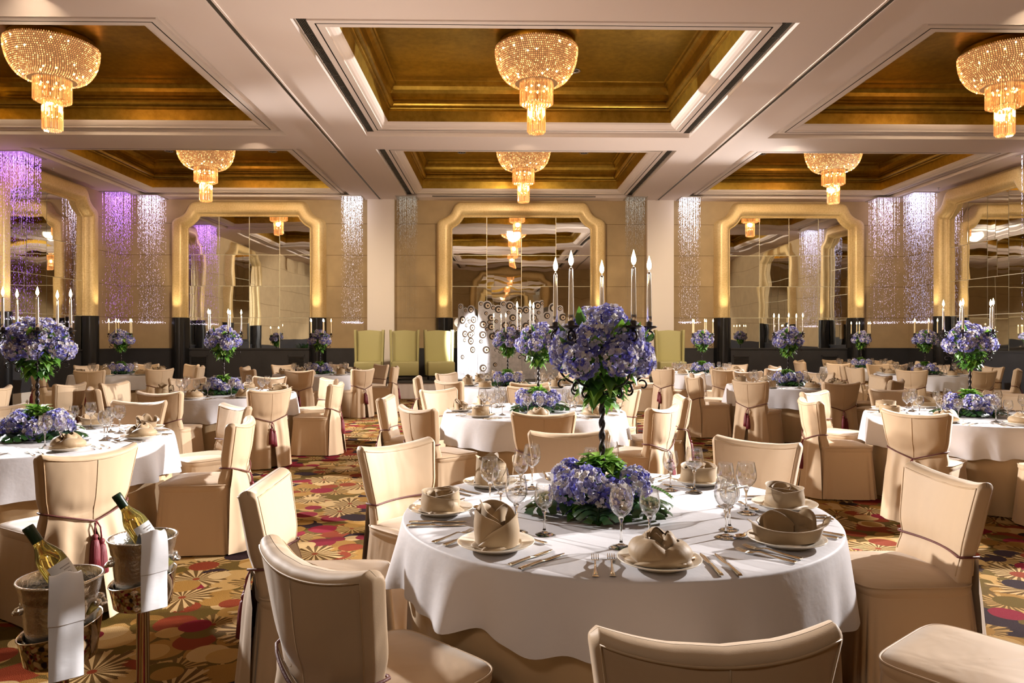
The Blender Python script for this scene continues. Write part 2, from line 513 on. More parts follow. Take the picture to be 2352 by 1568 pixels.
M = dict(
    carpet=carpet_material(),
    ceiling=pbr('ceiling paint', (0.66, 0.545, 0.475), 0.8, bump=0.03, bscale=60),
    coffer_white=pbr('coffer plaster', (0.66, 0.56, 0.49), 0.75),
    coffer_gold=gold_leaf_material('coffer gold leaf', (0.25, 0.145, 0.016), (0.43, 0.265, 0.036), 0.34, 0.88, 9),
    frame_gold=gold_leaf_material('gilded frame', (0.60, 0.41, 0.16), (0.82, 0.62, 0.31), 0.40, 0.18, 30),
    wall=pbr('tan wall fabric', (0.39, 0.275, 0.143), 0.85, var=0.08, vscale=3, bump=0.1, bscale=220, bdist=0.002),
    seam=pbr('wall seam', (0.17, 0.10, 0.035), 0.7),
    wainscot=pbr('dark stained wainscot', (0.034, 0.033, 0.036), 0.36, var=0.15, vscale=3),
    plinth=pbr('black lacquer plinth', (0.010, 0.010, 0.011), 0.2),
    pilaster=pbr('cream pilaster', (0.84, 0.75, 0.67), 0.6),
    slot=pbr('dark slot', (0.015, 0.012, 0.010), 0.6),
    groove=pbr('ceiling track', (0.05, 0.042, 0.03), 0.5),
    mirror=mirror_material(),
    mirror_edge=pbr('mirror bevel', (0.85, 0.78, 0.55), 0.45, 0.3),
    satin=satin_material('champagne satin', (0.50, 0.355, 0.222)),
    satin_dark=pbr('satin piping', (0.44, 0.30, 0.17), 0.5),
    under=satin_material('champagne underlay', (0.46, 0.32, 0.18)),
    napkin=satin_material('taupe napkin satin', (0.33, 0.23, 0.13), 0.004, 18, 0.55),
    linen=linen_material('white damask linen', (0.52, 0.495, 0.505)),
    towel=linen_material('white towel', (0.84, 0.83, 0.85)),
    cord=pbr('burgundy cord', (0.105, 0.022, 0.016), 0.6, bump=0.4, bscale=180, bdist=0.003),
    tassel=pbr('crimson tassel', (0.14, 0.008, 0.014), 0.6, bump=0.5, bscale=30, bdist=0.006, stretch=(6, 6, 0.3)),
    china=pbr('ivory china', (0.80, 0.72, 0.60), 0.12, coat=0.4),
    silver=pbr('polished silverware', (0.78, 0.68, 0.52), 0.13, 1.0),
    chrome=pbr('polished steel', (0.72, 0.68, 0.62), 0.09, 1.0),
    hammered=pbr('frosted hammered silver', (0.66, 0.64, 0.60), 0.24, 1.0, bump=0.5, bscale=110, bdist=0.004),
    candle=pbr('metallic silver candle', (0.82, 0.80, 0.78), 0.16, 0.95),
    ivory_candle=pbr('ivory candle', (0.78, 0.62, 0.34), 0.4),
    flame=emit('candle flame', (1.0, 0.72, 0.38), 38),
    wick=pbr('wick', (0.02, 0.02, 0.02), 0.9),
    iron=pbr('wrought iron', (0.018, 0.012, 0.012), 0.32, 0.5),
    hydrangea=hydrangea_material(),
    leaf=leaf_material('ivy leaves', (0.035, 0.12, 0.015), (0.14, 0.32, 0.04)),
    lime=leaf_material('lime leaves', (0.14, 0.30, 0.03), (0.32, 0.52, 0.09)),
    monstera=leaf_material('monstera leaves', (0.012, 0.045, 0.010), (0.022, 0.07, 0.015), 0.28),
    glass=thin_glass('wine glass crystal', (0.965, 0.965, 0.96)),
    stem_glass=solid_glass('wine glass stem'),
    crystal=crystal_material('chandelier crystal', 0.8),
    rod=crystal_material('chandelier rods', 0.42),
    bulb=emit('chandelier bulb', (1.0, 0.66, 0.32), 11),
    glow=emit('chandelier glow shell', (1.0, 0.44, 0.16), 0.30),
    brass=pbr('brass', (0.55, 0.36, 0.12), 0.3, 1.0),
    strand_purple=strand_material('violet fibre strands', (0.55, 0.22, 1.0), 2.6, 0.762),
    strand_lilac=strand_material('lilac fibre strands', (0.86, 0.70, 1.0), 2.6, 0.765),
    strand_white=strand_material('white fibre strands', (0.90, 0.88, 1.0), 2.6, 0.762),
    strand_blue=strand_material('blue white fibre strands', (0.72, 0.66, 1.0), 2.4, 0.742),
    strand_dim=strand_material('dim fibre strands', (0.9, 0.8, 0.65), 0.36, 0.76),  # a faint glow is put into these strands too
    tip=emit('fibre tips', (0.92, 0.80, 1.0), 2.5),
    plate_metal=pbr('ceiling plate', (0.5, 0.47, 0.45), 0.3, 0.8),
    green=pbr('pistachio leather', (0.48, 0.44, 0.20), 0.45, bump=0.05, bscale=90),
    black_leg=pbr('black leg', (0.012, 0.011, 0.011), 0.4),
    stage_top=pbr('stage carpet', (0.06, 0.055, 0.05), 0.9),
    stage_skirt=pbr('stage skirt', (0.80, 0.76, 0.78), 0.7),
    silver_leaf=gold_leaf_material('silver leaf panel', (0.34, 0.335, 0.36), (0.56, 0.55, 0.58), 0.40, 0.45, 12),
    eye_dark=pbr('dark ring', (0.035, 0.022, 0.014), 0.4),
    eye_beige=pbr('beige ring', (0.62, 0.50, 0.38), 0.4),
    white_wine=None,
    capsule=pbr('green capsule', (0.008, 0.028, 0.010), 0.35),
    paper=pbr('bottle label paper', (0.74, 0.72, 0.70), 0.6),
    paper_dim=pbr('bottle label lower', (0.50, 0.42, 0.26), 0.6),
    ink=pbr('label ink', (0.14, 0.10, 0.10), 0.6),
    plastic=pbr('white plastic', (0.75, 0.74, 0.72), 0.4),
    ice=thin_glass('ice', (0.9, 0.93, 0.95), 0.9, 0.1),
    baseboard=pbr('cream baseboard', (0.70, 0.62, 0.52), 0.6),
)


def wine_material():
    t = NT('white wine bottle glass')
    g = t.n('ShaderNodeBsdfPrincipled', {'Base Color': (0.80, 0.72, 0.22, 1), 'Roughness': 0.03, 'Transmission Weight': 0.85, 'IOR': 1.38})
    return t.surf(g.outputs[0])


M['white_wine'] = wine_material()
# ================================================================== the setting
def struct(name, mb, mats, parent=None):
    o = inst(name, mb.mesh(name, mats), parent)
    if parent is None: o['kind'] = 'structure'
    return o


XM = 0.56                      # the hall's axis
PILS = [(-3.52, -2.80), (4.02, 4.74)]
b = MB(); b.box((XL - 0.2, YF - 0.2, -0.1), (XR + 0.2, YB + 0.2, 0.0)); struct('floor', b, M['carpet'])

# ceiling plane with the coffer openings left out
ROWS = [(-3.27, 1.63), (2.55, 7.45), (8.37, 13.27), (14.19, 19.06)]
COLS = [(-9.33, -3.88), (-2.42, 3.54), (5.00, 10.45)]
ROWS[0] = (YF + 0.35, 1.63)


def ceiling():
    xs = [XL - 0.2] + [v for c in COLS for v in c] + [XR + 0.2]
    ys = [YF - 0.2] + [v for r in ROWS for v in r] + [YB + 0.2]
    b = MB()
    for i in range(len(xs) - 1):
        for j in range(len(ys) - 1):
            if i % 2 == 1 and j % 2 == 1: continue
            b.box((xs[i], ys[j], ZC), (xs[i + 1], ys[j + 1], ZC + 0.12))
    struct('ceiling', b, M['ceiling'])
    b = MB(); b.box((XL - 0.2, YF - 0.2, 6.3), (XR + 0.2, YB + 0.2, 6.4)); struct('ceiling_slab', b, M['slot'])
    n = 1
    for x in (-3.17, 4.30):
        b = MB()
        b.box((x - 0.055, YF, ZC - 0.012), (x - 0.028, YB, ZC + 0.01), 0)
        b.box((x + 0.028, YF, ZC - 0.012), (x + 0.055, YB, ZC + 0.01), 0)
        b.box((x - 0.028, YF, ZC - 0.004), (x + 0.028, YB, ZC + 0.01), 1)
        struct('trim_%d' % n, b, [M['ceiling'], M['groove']]); n += 1


ceiling()


def ring(b, x0, x1, y0, y1, prof, mi=0, dx=0.0, dy=0.0):
    """mitred profile (inset, z) run round a rectangle"""
    rows = []
    for d, z in prof:
        ex = d * 1.0; ey = d * 1.0
        rows.append([(x0 + ex, y0 + ey, z), (x1 - ex, y0 + ey, z), (x1 - ex, y1 - ey, z), (x0 + ex, y1 - ey, z)])
    # split corner normals: use flat shading across corners, so build each side by itself
    for k in range(4):
        side = [[r[k], r[(k + 1) % 4]] for r in rows]
        b.grid(side, False, mi, False)


WH = [(0.0015, ZC - 0.0005), (0.0015, ZC + 0.085), (0.15, ZC + 0.085), (0.15, ZC + 0.045), (0.225, ZC + 0.045)]
WH2 = [(0.243, ZC + 0.045), (0.33, ZC + 0.045), (0.335, ZC + 0.06), (0.37, ZC + 0.066), (0.41, ZC + 0.085), (0.44, ZC + 0.11), (0.455, ZC + 0.14)]
GR = [(0.225, ZC + 0.045), (0.225, ZC + 0.075), (0.243, ZC + 0.075), (0.243, ZC + 0.045)]
GO = [(0.455, 5.32), (0.47, 5.50), (0.465, 5.53), (0.50, 5.53), (0.51, 5.545), (0.50, 5.56), (0.535, 5.562), (0.56, 5.575), (0.575, 5.60),
      (0.575, 5.63), (0.56, 5.66), (0.53, 5.68), (0.53, 5.70), (0.515, 5.74), (0.515, 5.80), (0.53, 5.86), (0.57, 5.91), (0.60, 5.93), (0.60, 5.985), (0.62, 6.0)]


def coffer(n, x0, x1, y0, y1, grille):
    b = MB()
    ring(b, x0, x1, y0, y1, WH, 0); ring(b, x0, x1, y0, y1, GR, 1); ring(b, x0, x1, y0, y1, WH2, 0)
    c = struct('ceiling_coffer_%d' % n, b, [M['coffer_white'], M['groove']])
    g = MB()
    ring(g, x0, x1, y0, y1, GO, 0)
    d = 0.62
    g.poly([(x0 + d, y0 + d, 6.0), (x0 + d, y1 - d, 6.0), (x1 - d, y1 - d, 6.0), (x1 - d, y0 + d, 6.0)])
    struct('gold_leaf_recess', g, [M['coffer_gold'], M['slot']], c)
    if grille:
        for xx, s in ((x0, 1), (x1, -1)):
            q = MB()
            a, e = sorted((xx + s * 0.02, xx + s * 0.14))
            q.box((a, y0 + 0.1, ZC + 0.078), (e, y1 - 0.1, ZC + 0.083), 0)
            for k in range(6):
                u = a + (e - a) * (k + 0.5) / 6
                q.box((u - 0.004, y0 + 0.1, ZC + 0.062), (u + 0.004, y1 - 0.1, ZC + 0.08), 1)
            m = 10
            for k in range(m + 1):
                v = y0 + 0.1 + (y1 - y0 - 0.2) * k / m
                q.box((a, v - 0.008, ZC + 0.060), (e, v + 0.008, ZC + 0.08), 1)
            struct('air_grille', q, [M['slot'], M['groove']], c)
    return c


k = 1
for r, (y0, y1) in enumerate(ROWS):
    for ci, (x0, x1) in enumerate(COLS):
        coffer(k, x0, x1, y0, y1, ci == 1); k += 1

# walls
SEAMS = [2.0, 2.85, 3.69, 4.54]


def wall(name, lo, hi, axis, inward, seam_mat=True, wains=True, skip=()):
    """plain wall box, thin seams between its fabric panels, dark wainscot to 1.17 m"""
    b = MB(); b.box(lo, hi); w = struct(name, b, M['wall'])
    s = MB()
    for z in SEAMS:
        if axis == 'x':
            y = lo[1] if inward < 0 else hi[1]
            s.box((lo[0], min(y, y + inward * 0.004), z - 0.006), (hi[0], max(y, y + inward * 0.004), z + 0.006))
        else:
            x = lo[0] if inward < 0 else hi[0]
            s.box((min(x, x + inward * 0.004), lo[1], z - 0.006), (max(x, x + inward * 0.004), hi[1], z + 0.006))
    struct('panel_seam', s, M['seam'], w)
    d = MB()
    if axis == 'x':
        y = lo[1] if inward < 0 else hi[1]
        d.box((lo[0], min(y, y + inward * 0.035), 0), (hi[0], max(y, y + inward * 0.035), 1.17))
        d.box((lo[0], min(y, y + inward * 0.05), 1.145), (hi[0], max(y, y + inward * 0.05), 1.18))
    else:
        x = lo[0] if inward < 0 else hi[0]
        d.box((min(x, x + inward * 0.035), lo[1], 0), (max(x, x + inward * 0.035), hi[1], 1.17))
        d.box((min(x, x + inward * 0.05), lo[1], 1.145), (max(x, x + inward * 0.05), hi[1], 1.18))
    struct('wainscot', d, M['wainscot'], w)
    return w


wall('wall_back', (XL - 0.2, YB, 0), (XR + 0.2, YB + 0.2, 6.4), 'x', -1)
wall('wall_front', (XL - 0.2, YF - 0.2, 0), (XR + 0.2, YF, 6.4), 'x', 1)
wall('wall_left', (XL - 0.2, YF, 0), (XL, YB, 6.4), 'y', 1)
wall('wall_right', (XR, YF, 0), (XR + 0.2, YB, 6.4), 'y', -1)
for i, (a, e) in enumerate(PILS):
    b = MB(); b.box((a, YB - 0.16, 0), (e, YB, ZC)); struct('trim_%d' % (3 + i), b, M['pilaster'])
b = MB(); b.box((XL, 8.0, 0), (XL + 0.06, 18.4, 0.30)); struct('baseboard_left', b, M['baseboard'])
b = MB(); b.box((XM - 2.3, YB - 0.6, ZC - 0.01), (XM + 2.0, YB - 0.57, ZC + 0.01)); struct('trim_5', b, M['groove'])


# ------------------------------------------------------------------ gilded wall mirrors
def mirror_meshes(w2):
    """outer half width w2; local x along the wall, y out of the wall (negative = into the room), z up"""
    band = 0.43
    o = [(-w2, 2.0), (-w2, 4.50), (-w2 + 0.02, 4.58), (-w2 + 0.10, 4.66), (-w2 + 0.24, 4.72), (-w2 + 0.37, 4.82), (-w2 + 0.44, 4.95),
         (-w2 + 0.50, 5.06), (-w2 + 0.60, 5.13), (-w2 + 0.72, 5.14)]
    i = [(-w2 + band, 2.0), (-w2 + band, 4.36), (-w2 + band + 0.01, 4.40), (-w2 + band + 0.06, 4.44), (-w2 + band + 0.14, 4.49), (-w2 + band + 0.22, 4.57), (-w2 + band + 0.28, 4.65),
         (-w2 + band + 0.31, 4.70), (-w2 + band + 0.35, 4.71), (-w2 + band + 0.43, 4.71)]

    def dens(p):
        out = [Vector((q[0], 0, q[1])) for q in p[:2]]
        sm = smooth_path([(q[0], 0, q[1]) for q in p[1:]], 5)
        return [out[0]] + sm
    O, I = dens(o), dens(i)
    O = O + [Vector((-v.x, 0, v.z)) for v in reversed(O)]
    I = I + [Vector((-v.x, 0, v.z)) for v in reversed(I)]
    K = 14
    rows = []
    for a, c in zip(O, I):
        row = [(a.x, 0.0, a.z)]
        for k in range(K + 1):
            t = k / K
            d = 0.05 + 0.22 * (1 - abs(2 * t - 1) ** 4.5) ** 0.8
            p = a.lerp(c, 0.03 + 0.87 * t)
            row.append((p.x, -d, p.z))
        for t, d in ((0.915, 0.05), (0.92, 0.085), (0.95, 0.09), (0.975, 0.07), (1.0, 0.06), (1.0, 0.0)):
            p = a.lerp(c, t)
            row.append((p.x, -d, p.z))
        rows.append(row)
    f = MB(); f.grid(rows, False, 0, True)
    fr = f.mesh('gilded_frame', M['frame_gold'])
    pl = []
    for s in (-1, 1):
        q = MB()
        rr = []
        for z in (0.0, 1.98, 2.0, 2.0):
            row = []
            sh = 0.0 if z < 1.99 else 0.01
            for k in range(17):
                t = k / 16
                row.append((s * (w2 + 0.01 - (band + 0.03) * t), -(0.06 + 0.27 * math.sin(PI * t) ** 0.55), z))
            rr.append(row)
        rr[3] = [(s * (w2 - band / 2), -0.05, 2.0)] * 17
        q.grid(rr, False, 0, True, flip=s < 0)
        pl.append(q.mesh('plinth', M['plinth']))
    # mirror panes
    g = MB()
    xs0 = -w2 + band
    n = 4
    pw = (2 * w2 - 2 * band) / n
    zs = [1.17, 2.0, 2.85, 3.69, 4.73]
    rnd = random.Random(4)
    for a in range(n):
        for k in range(4):
            x0, x1 = xs0 + a * pw + 0.007, xs0 + (a + 1) * pw - 0.007
            z0, z1 = zs[k] + 0.007, zs[k + 1] - 0.007
            tx, tz = rnd.uniform(-0.002, 0.002), rnd.uniform(-0.002, 0.002)
            g.poly([(x0, -0.05 - tx - tz, z0), (x1, -0.05 + tx - tz, z0), (x1, -0.05 + tx + tz, z1), (x0, -0.05 - tx + tz, z1)], 0)
    g.poly([(xs0, -0.042, 1.17), (-xs0, -0.042, 1.17), (-xs0, -0.042, 4.73), (xs0, -0.042, 4.73)], 1)
    gm = g.mesh('mirror_glass', [M['mirror'], M['mirror_edge']])
    s = MB(); s.box((xs0 - 0.05, -0.07, 1.14), (-xs0 + 0.05, 0.0, 1.18)); sm = s.mesh('sill', M['wainscot'])
    return fr, pl, gm, sm


def wall_mirror(x, y, rz, w2, label):
    r = empty('wall_mirror', (x, y, 0), rz)
    tag(r, label, 'mirror', 'gilded mirrors round the hall')
    fr, pl, gm, sm = MIRR[w2]
    child('gilded_frame', fr, r)
    for p in pl: child('plinth', p, r)['label'] = 'black lacquered column base'
    child('mirror_glass', gm, r); child('sill', sm, r)
    return r


MIRR = {2.3: mirror_meshes(2.3), 2.05: mirror_meshes(2.05), 1.8: mirror_meshes(1.8)}
wall_mirror(0.62, YB, 0, 2.3, 'wide gold framed mirror behind the stage and the silver screen')
wall_mirror(-6.70, YB, 0, 2.05, 'gold framed mirror on the back wall, left of the stage')
wall_mirror(7.92, YB, 0, 2.05, 'gold framed mirror on the back wall on the right of the stage')
wall_mirror(XL, 16.25, PI / 2, 1.8, 'gold framed mirror on the left side wall beside the violet strands')
wall_mirror(XR, 16.25, -PI / 2, 1.8, 'gold framed mirror on the right side wall beside the blue white strands')
wall_mirror(XL, 10.4, PI / 2, 1.8, 'gold framed mirror further forward on the left side wall')
wall_mirror(XR, 10.3, -PI / 2, 1.8, 'gold framed mirror further forward on the right side wall')
wall_mirror(0.62, YF, PI, 2.3, 'gold framed mirror on the wall facing the stage')


# uplights standing in the plinth tops
def uplight(x, y, nx, ny):
    spot('plinth_uplight', (x + nx * 0.55, y + ny * 0.55, 2.02), (x + nx * 0.2, y + ny * 0.2, 3.4), 34, (1.0, 0.80, 0.5), 70, 0.8, 0.03)


for cx, w2 in ((0.62, 2.3), (-6.70, 2.05), (7.92, 2.05)):
    for s in (-1, 1): uplight(cx + s * (w2 - 0.21), YB, 0, -1)
for X, nx, cy in ((XL, 1, 16.25), (XR, -1, 16.25)):
    for s in (-1, 1): uplight(X, cy + s * 1.59, nx, 0)


# wall grilles and sockets in the wainscot
def wall_grille(x, label):
    r = empty('wall_grille', (x, YB - 0.036, 0.62))
    tag(r, label, 'air grille', 'louvred grilles in the dark wainscot')
    f = MB()
    w, h = 0.23, 0.36
    for lo, hi in (((-w, -0.012, -h), (w, 0, -h + 0.025)), ((-w, -0.012, h - 0.025), (w, 0, h)), ((-w, -0.012, -h), (-w + 0.025, 0, h)), ((w - 0.025, -0.012, -h), (w, 0, h))):
        f.box(lo, hi)
    child('frame', f.mesh('grille_frame', M['wainscot']), r)
    s = MB()
    for k in range(16):
        z = -h + 0.04 + k * (2 * h - 0.07) / 16
        s.box((-w + 0.025, -0.010, z), (w - 0.025, -0.003, z + 0.02))
    s.box((-w + 0.02, -0.002, -h + 0.02), (w - 0.02, 0.0, h - 0.02), 1)
    child('louvre', s.mesh('louvre', [M['plinth'], M['slot']]), r)


for x, lb in ((-8.05, 'black louvred grille under the back wall mirror, first from the left plinth'), (-5.45, 'black louvred grille under the back wall mirror beside its right plinth'),
              (6.62, 'black louvred grille under the mirror on the right, by its left plinth'), (9.05, 'black louvred grille under the mirror on the right, by its right plinth')):
    wall_grille(x, lb)
o = MB(); o.box((0, -0.04, -0.06), (0.008, 0.04, 0.06)); o.box((0.008, -0.012, 0.01), (0.011, 0.012, 0.035)); o.box((0.008, -0.012, -0.035), (0.011, 0.012, -0.01))
ob = inst('wall_socket', o.mesh('wall_socket', M['plastic']), None, (XL + 0.036, 15.8, 0.42)); tag(ob, 'small white socket on the dark wainscot of the left side wall', 'socket')


# ------------------------------------------------------------------ chandeliers
def octa(b, p, r, h, mi=0):
    i = len(b.v)
    x, y, z = p
    b.v.extend([(x + r, y, z), (x, y + r, z), (x - r, y, z), (x, y - r, z), (x, y, z + h), (x, y, z - h)])
    for a in range(4):
        b.face((i + a, i + (a + 1) % 4, i + 4), mi, False)
        b.face((i + (a + 1) % 4, i + a, i + 5), mi, False)


def rodp(b, x, y, z0, z1, r, mi=0):
    i = len(b.v)
    for z in (z0, z1):
        for k in range(3):
            a = 2 * PI * k / 3 + x * 40
            b.v.append((x + r * math.cos(a), y + r * math.sin(a), z))
    for k in range(3):
        b.face((i + k, i + (k + 1) % 3, i + 3 + (k + 1) % 3, i + 3 + k), mi, False)
    b.face((i, i + 2, i + 1), mi, False)


def bowl_prof(n):
    """(r, z) from the rim to the bottom; z=0 at the gold ceiling"""
    out = []
    for k in range(n + 1):
        t = k / n
        a = t * PI / 2 * 0.90
        out.append((0.26 + 0.37 * math.cos(a) ** 0.85, -0.12 - 0.52 * math.sin(a)))
    return out


def chandelier_meshes():
    b = MB(); N = 24
    for j, (r, z) in enumerate(bowl_prof(N)):
        m = int(2 * PI * r / 0.031)
        for k in range(m):
            a = 2 * PI * (k + 0.5 * (j % 2)) / m
            octa(b, (r * math.cos(a), r * math.sin(a), z), 0.0115, 0.0125)
    bowl = b.mesh('crystal_bowl', M['crystal'])
    s = MB(); s.lathe([(r * 0.965, z + 0.012) for r, z in bowl_prof(16)] + [(0.02, -0.62)], 32)
    shell = s.mesh('glow_shell', M['glow'])  # glowing liner added behind the beads so the bowl looks dense

    def tier(r0, z0, z1, nrod, rows):
        t = MB()
        for rr in (r0, r0 * 0.93):
            m = int(nrod * rr / r0)
            for k in range(m):
                a = 2 * PI * k / m
                h = (z0 - z1) / rows
                for q in range(rows):
                    rodp(t, rr * math.cos(a), rr * math.sin(a), z0 - q * h, z0 - (q + 1) * h + 0.006, 0.0065)
        for k in range(6):
            rr = r0 * k / 6
            m = max(1, int(2 * PI * rr / 0.026))
            for q in range(m):
                a = 2 * PI * q / m
                octa(t, (rr * math.cos(a), rr * math.sin(a), z1 - 0.008), 0.011, 0.014)
        return t.mesh('crystal_tier', M['rod'])
    up = tier(0.255, -0.60, -0.95, 64, 1)
    lo = tier(0.137, -0.93, -1.38, 36, 3)
    c = MB(); c.lathe([(0.0, 0.0), (0.56, 0.0), (0.58, -0.03), (0.63, -0.10), (0.635, -0.13)], 40)
    can = c.mesh('canopy', M['brass'])
    rnd = random.Random(11)
    prof = bowl_prof(40)
    pos = []
    for k in range(36):
        r, z = prof[rnd.randrange(2, 38)]
        a = 2 * PI * (k * 0.618034 % 1.0)
        pos.append((r * 0.995 * math.cos(a), r * 0.995 * math.sin(a), z, 1.0))
    for k in range(9):
        a = 2 * PI * k / 9
        pos.append((0.16 * math.cos(a), 0.16 * math.sin(a), -0.71, 1.35))
    for k in range(4):
        a = 2 * PI * k / 4
        pos.append((0.07 * math.cos(a), 0.07 * math.sin(a), -1.00, 1.1)); pos.append((0.06 * math.cos(a + 0.5), 0.06 * math.sin(a + 0.5), -1.17, 0.9))
    bl = MB(); octa(bl, (0, 0, 0), 0.0165, 0.018)
    bulbs = bl.mesh('bulb', M['bulb']); tb = pos
    return bowl, shell, up, lo, can, bulbs, tb


CH = chandelier_meshes()
CH_SPOTS = []
names_c = ['in the left column of coffers', 'in the middle column of coffers', 'in the right column of coffers']
names_r = ['near row', 'near row, over the foremost visible coffer', 'far row, close to the back wall']


def chandelier(x, y, label):
    r = empty('chandelier', (x, y, 6.0))
    tag(r, label, 'chandelier', 'crystal chandeliers in the gold coffers')
    child('canopy', CH[4], r)
    child('crystal_bowl', CH[0], r); child('glow_shell', CH[1], r)
    child('crystal_tier', CH[2], r); child('crystal_tier', CH[3], r)
    for px, py, pz, s in CH[6]: child('bulb', CH[5], r, loc=(px, py, pz), scale=(s, s, s))
    d = bpy.data.lights.new('chandelier_lamp', 'POINT')
    d.energy = 80; d.color = (1.0, 0.76, 0.50); d.shadow_soft_size = 0.06
    l = bpy.data.objects.new('chandelier_lamp', d); COL.objects.link(l); l.location = (x, y, 4.96)


for row, yy in (('behind', 4.98), ('near', 11.0), ('far', 16.7)):
    for cn, xx in (('left', -6.75), ('middle', 0.58), ('right', 7.85)):
        lab = {'near': 'large lit crystal chandelier in the gold coffer, %s of the nearer row' % cn,
               'far': 'lit crystal chandelier near the back wall, %s of the farther row' % cn,
               'behind': 'lit crystal chandelier overhead, %s of the row above the front tables' % cn}[row]
        chandelier(xx, yy, lab)


# downlights in the gold recesses
def downlight(x, y, label):
    b = MB(); b.lathe([(0.075, 0.0), (0.10, -0.002), (0.11, -0.012), (0.098, -0.016), (0.082, -0.010), (0.078, 0.0)], 24)
    r = inst('downlight', b.mesh('downlight_ring', M['plate_metal']), None, (x, y, 6.0))
    tag(r, label, 'downlight', 'round downlights in the gold coffers')
    q = MB(); q.lathe([(0.001, -0.004), (0.078, -0.004)], 20); 
    for k in range(5):
        a = 2 * PI * k / 5
        octa(q, (0.04 * math.cos(a), 0.04 * math.sin(a), -0.01), 0.012, 0.008, 1)
    child('lamp_face', q.mesh('lamp_face', [M['slot'], M['plate_metal']]), r)


downlight(1.28, 12.15, 'round steel downlight in the gold coffer behind the middle nearer chandelier')
for x, cn in ((-0.9, 'west of the middle farther chandelier'), (2.1, 'east of the middle farther chandelier'), (-8.0, 'west of the left farther chandelier'), (-5.5, 'east of the left farther chandelier'), (6.5, 'west of the right farther chandelier')):
    downlight(x, 17.6, 'round steel downlight in the gold coffer ' + cn)
# sprinkler heads
def sprinkler(x, y, z, label):
    b = MB(); b.lathe([(0.001, 0), (0.03, 0), (0.03, -0.008), (0.008, -0.012), (0.008, -0.05), (0.022, -0.052), (0.022, -0.056), (0.001, -0.056)], 10)
    tag(inst('sprinkler_head', b.mesh('sprinkler_head', M['plate_metal']), None, (x, y, z)), label, 'sprinkler')
sprinkler(-5.0, 12.0, 6.0, 'small sprinkler head in the gold coffer left of the nearer middle one')
sprinkler(-9.75, 15.9, ZC, 'small sprinkler head on the plain ceiling beside the left wall mirror')
sprinkler(10.9, 17.6, ZC, 'small sprinkler head on the plain ceiling beside the right wall mirror')
# access panel in the middle gold recess
b = MB(); b.tube([(-1.35, 9.3, 5.997), (-1.35, 10.45, 5.997), (0.0, 10.45, 5.997), (0.0, 9.3, 5.997)], 0.006, 6)
struct('ceiling_panel_joint', b, M['slot'])


# ------------------------------------------------------------------ fibre strand curtains
def strand_curtain(x, y, mat, label, w=0.56, seed=1, n=10, zbot=1.86, tips=True):
    r = empty('crystal_strand_curtain', (x, y, ZC))
    tag(r, label, 'strand curtain', 'fibre strand curtains hung from the ceiling')
    p = MB(); p.box((-w / 2 - 0.03, -w / 2 - 0.03, -0.02), (w / 2 + 0.03, w / 2 + 0.03, 0.0))
    child('ceiling_plate', p.mesh('ceiling_plate', M['plate_metal']), r)
    rnd = random.Random(seed)
    s = MB(); t = MB()
    for i in range(n):
        for j in range(n):
            xx = -w / 2 + w * (i + rnd.uniform(0.1, 0.9)) / n
            yy = -w / 2 + w * (j + rnd.uniform(0.1, 0.9)) / n
            zb = zbot - ZC + rnd.uniform(-0.02, 0.03)
            rodp(s, xx, yy, zb, -0.02, 0.0034)
            if tips: octa(t, (xx + rnd.uniform(-.02, .02), yy, zb), 0.008, 0.007)
    o = child('strands', s.mesh('strands', mat), r); o['kind'] = 'stuff'
    if tips:
        o = child('strand_tips', t.mesh('strand_tips', M['tip']), r); o['kind'] = 'stuff'


strand_curtain(-9.16, 19.12, M['strand_lilac'], 'white lilac strand curtain in the corner west of the back wall mirror', seed=2)
strand_curtain(-3.87, 19.1, M['strand_white'], 'white strand curtain on the back wall beside the left cream pilaster', 0.5, seed=3)
strand_curtain(-2.42, 19.1, M['strand_dim'], 'dimly glowing strand curtain between the left cream pilaster and the stage mirror', 0.5, seed=4, tips=False)
strand_curtain(3.65, 19.1, M['strand_dim'], 'dimly glowing strand curtain between the stage mirror and the right cream pilaster', 0.5, seed=5, tips=False)
strand_curtain(5.10, 19.1, M['strand_white'], 'white strand curtain on the back wall beside the right cream pilaster', 0.5, seed=6)
strand_curtain(10.36, 19.12, M['strand_lilac'], 'sparse white strand curtain on the back wall in the right corner', 0.62, seed=7, n=9)
strand_curtain(XL + 0.36, 18.72, M['strand_purple'], 'violet strand curtain on the left side wall near the corner', 0.6, seed=8)
strand_curtain(XL + 0.40, 14.75, M['strand_purple'], 'violet strand curtain at the near end of the left side wall mirror', 0.66, seed=9, n=12)
strand_curtain(XR - 0.34, 18.42, M['strand_blue'], 'dense blue white strand curtain on the right side wall near the corner', 0.6, seed=10, n=13)
strand_curtain(XR - 0.36, 14.15, M['strand_blue'], 'blue white strand curtain at the near end of the right side wall mirror', 0.6, seed=12)

# ------------------------------------------------------------------ stage, folding screen, wing chairs
st = empty('stage_platform', (0.62, 18.3, 0)); tag(st, 'low stage platform with a white pleated skirt before the back wall', 'stage')
b = MB(); b.box((-4.3, -1.15, 0.38), (4.3, 0.85, 0.42)); child('deck', b.mesh('deck', M['stage_top']), st)
b = MB()
path = [(-4.28, 0.8), (-4.28, -1.13), (4.28, -1.13), (4.28, 0.8)]
rows = [[], []]
tot = 0
for (xa, ya), (xb, yb) in zip(path, path[1:]):
    L = math.hypot(xb - xa, yb - ya); n = int(L / 0.03)
    for q in range(n):
        t = q / n; nx, ny = (yb - ya) / L, -(xb - xa) / L
        off = 0.006 * math.sin(tot * 42)
        for zi, z in enumerate((0.01, 0.415)):
            oo = off * (1 if zi == 0 else 0.3)
            rows[zi].append((xa + (xb - xa) * t + nx * oo, ya + (yb - ya) * t + ny * oo, z))
        tot += L / n
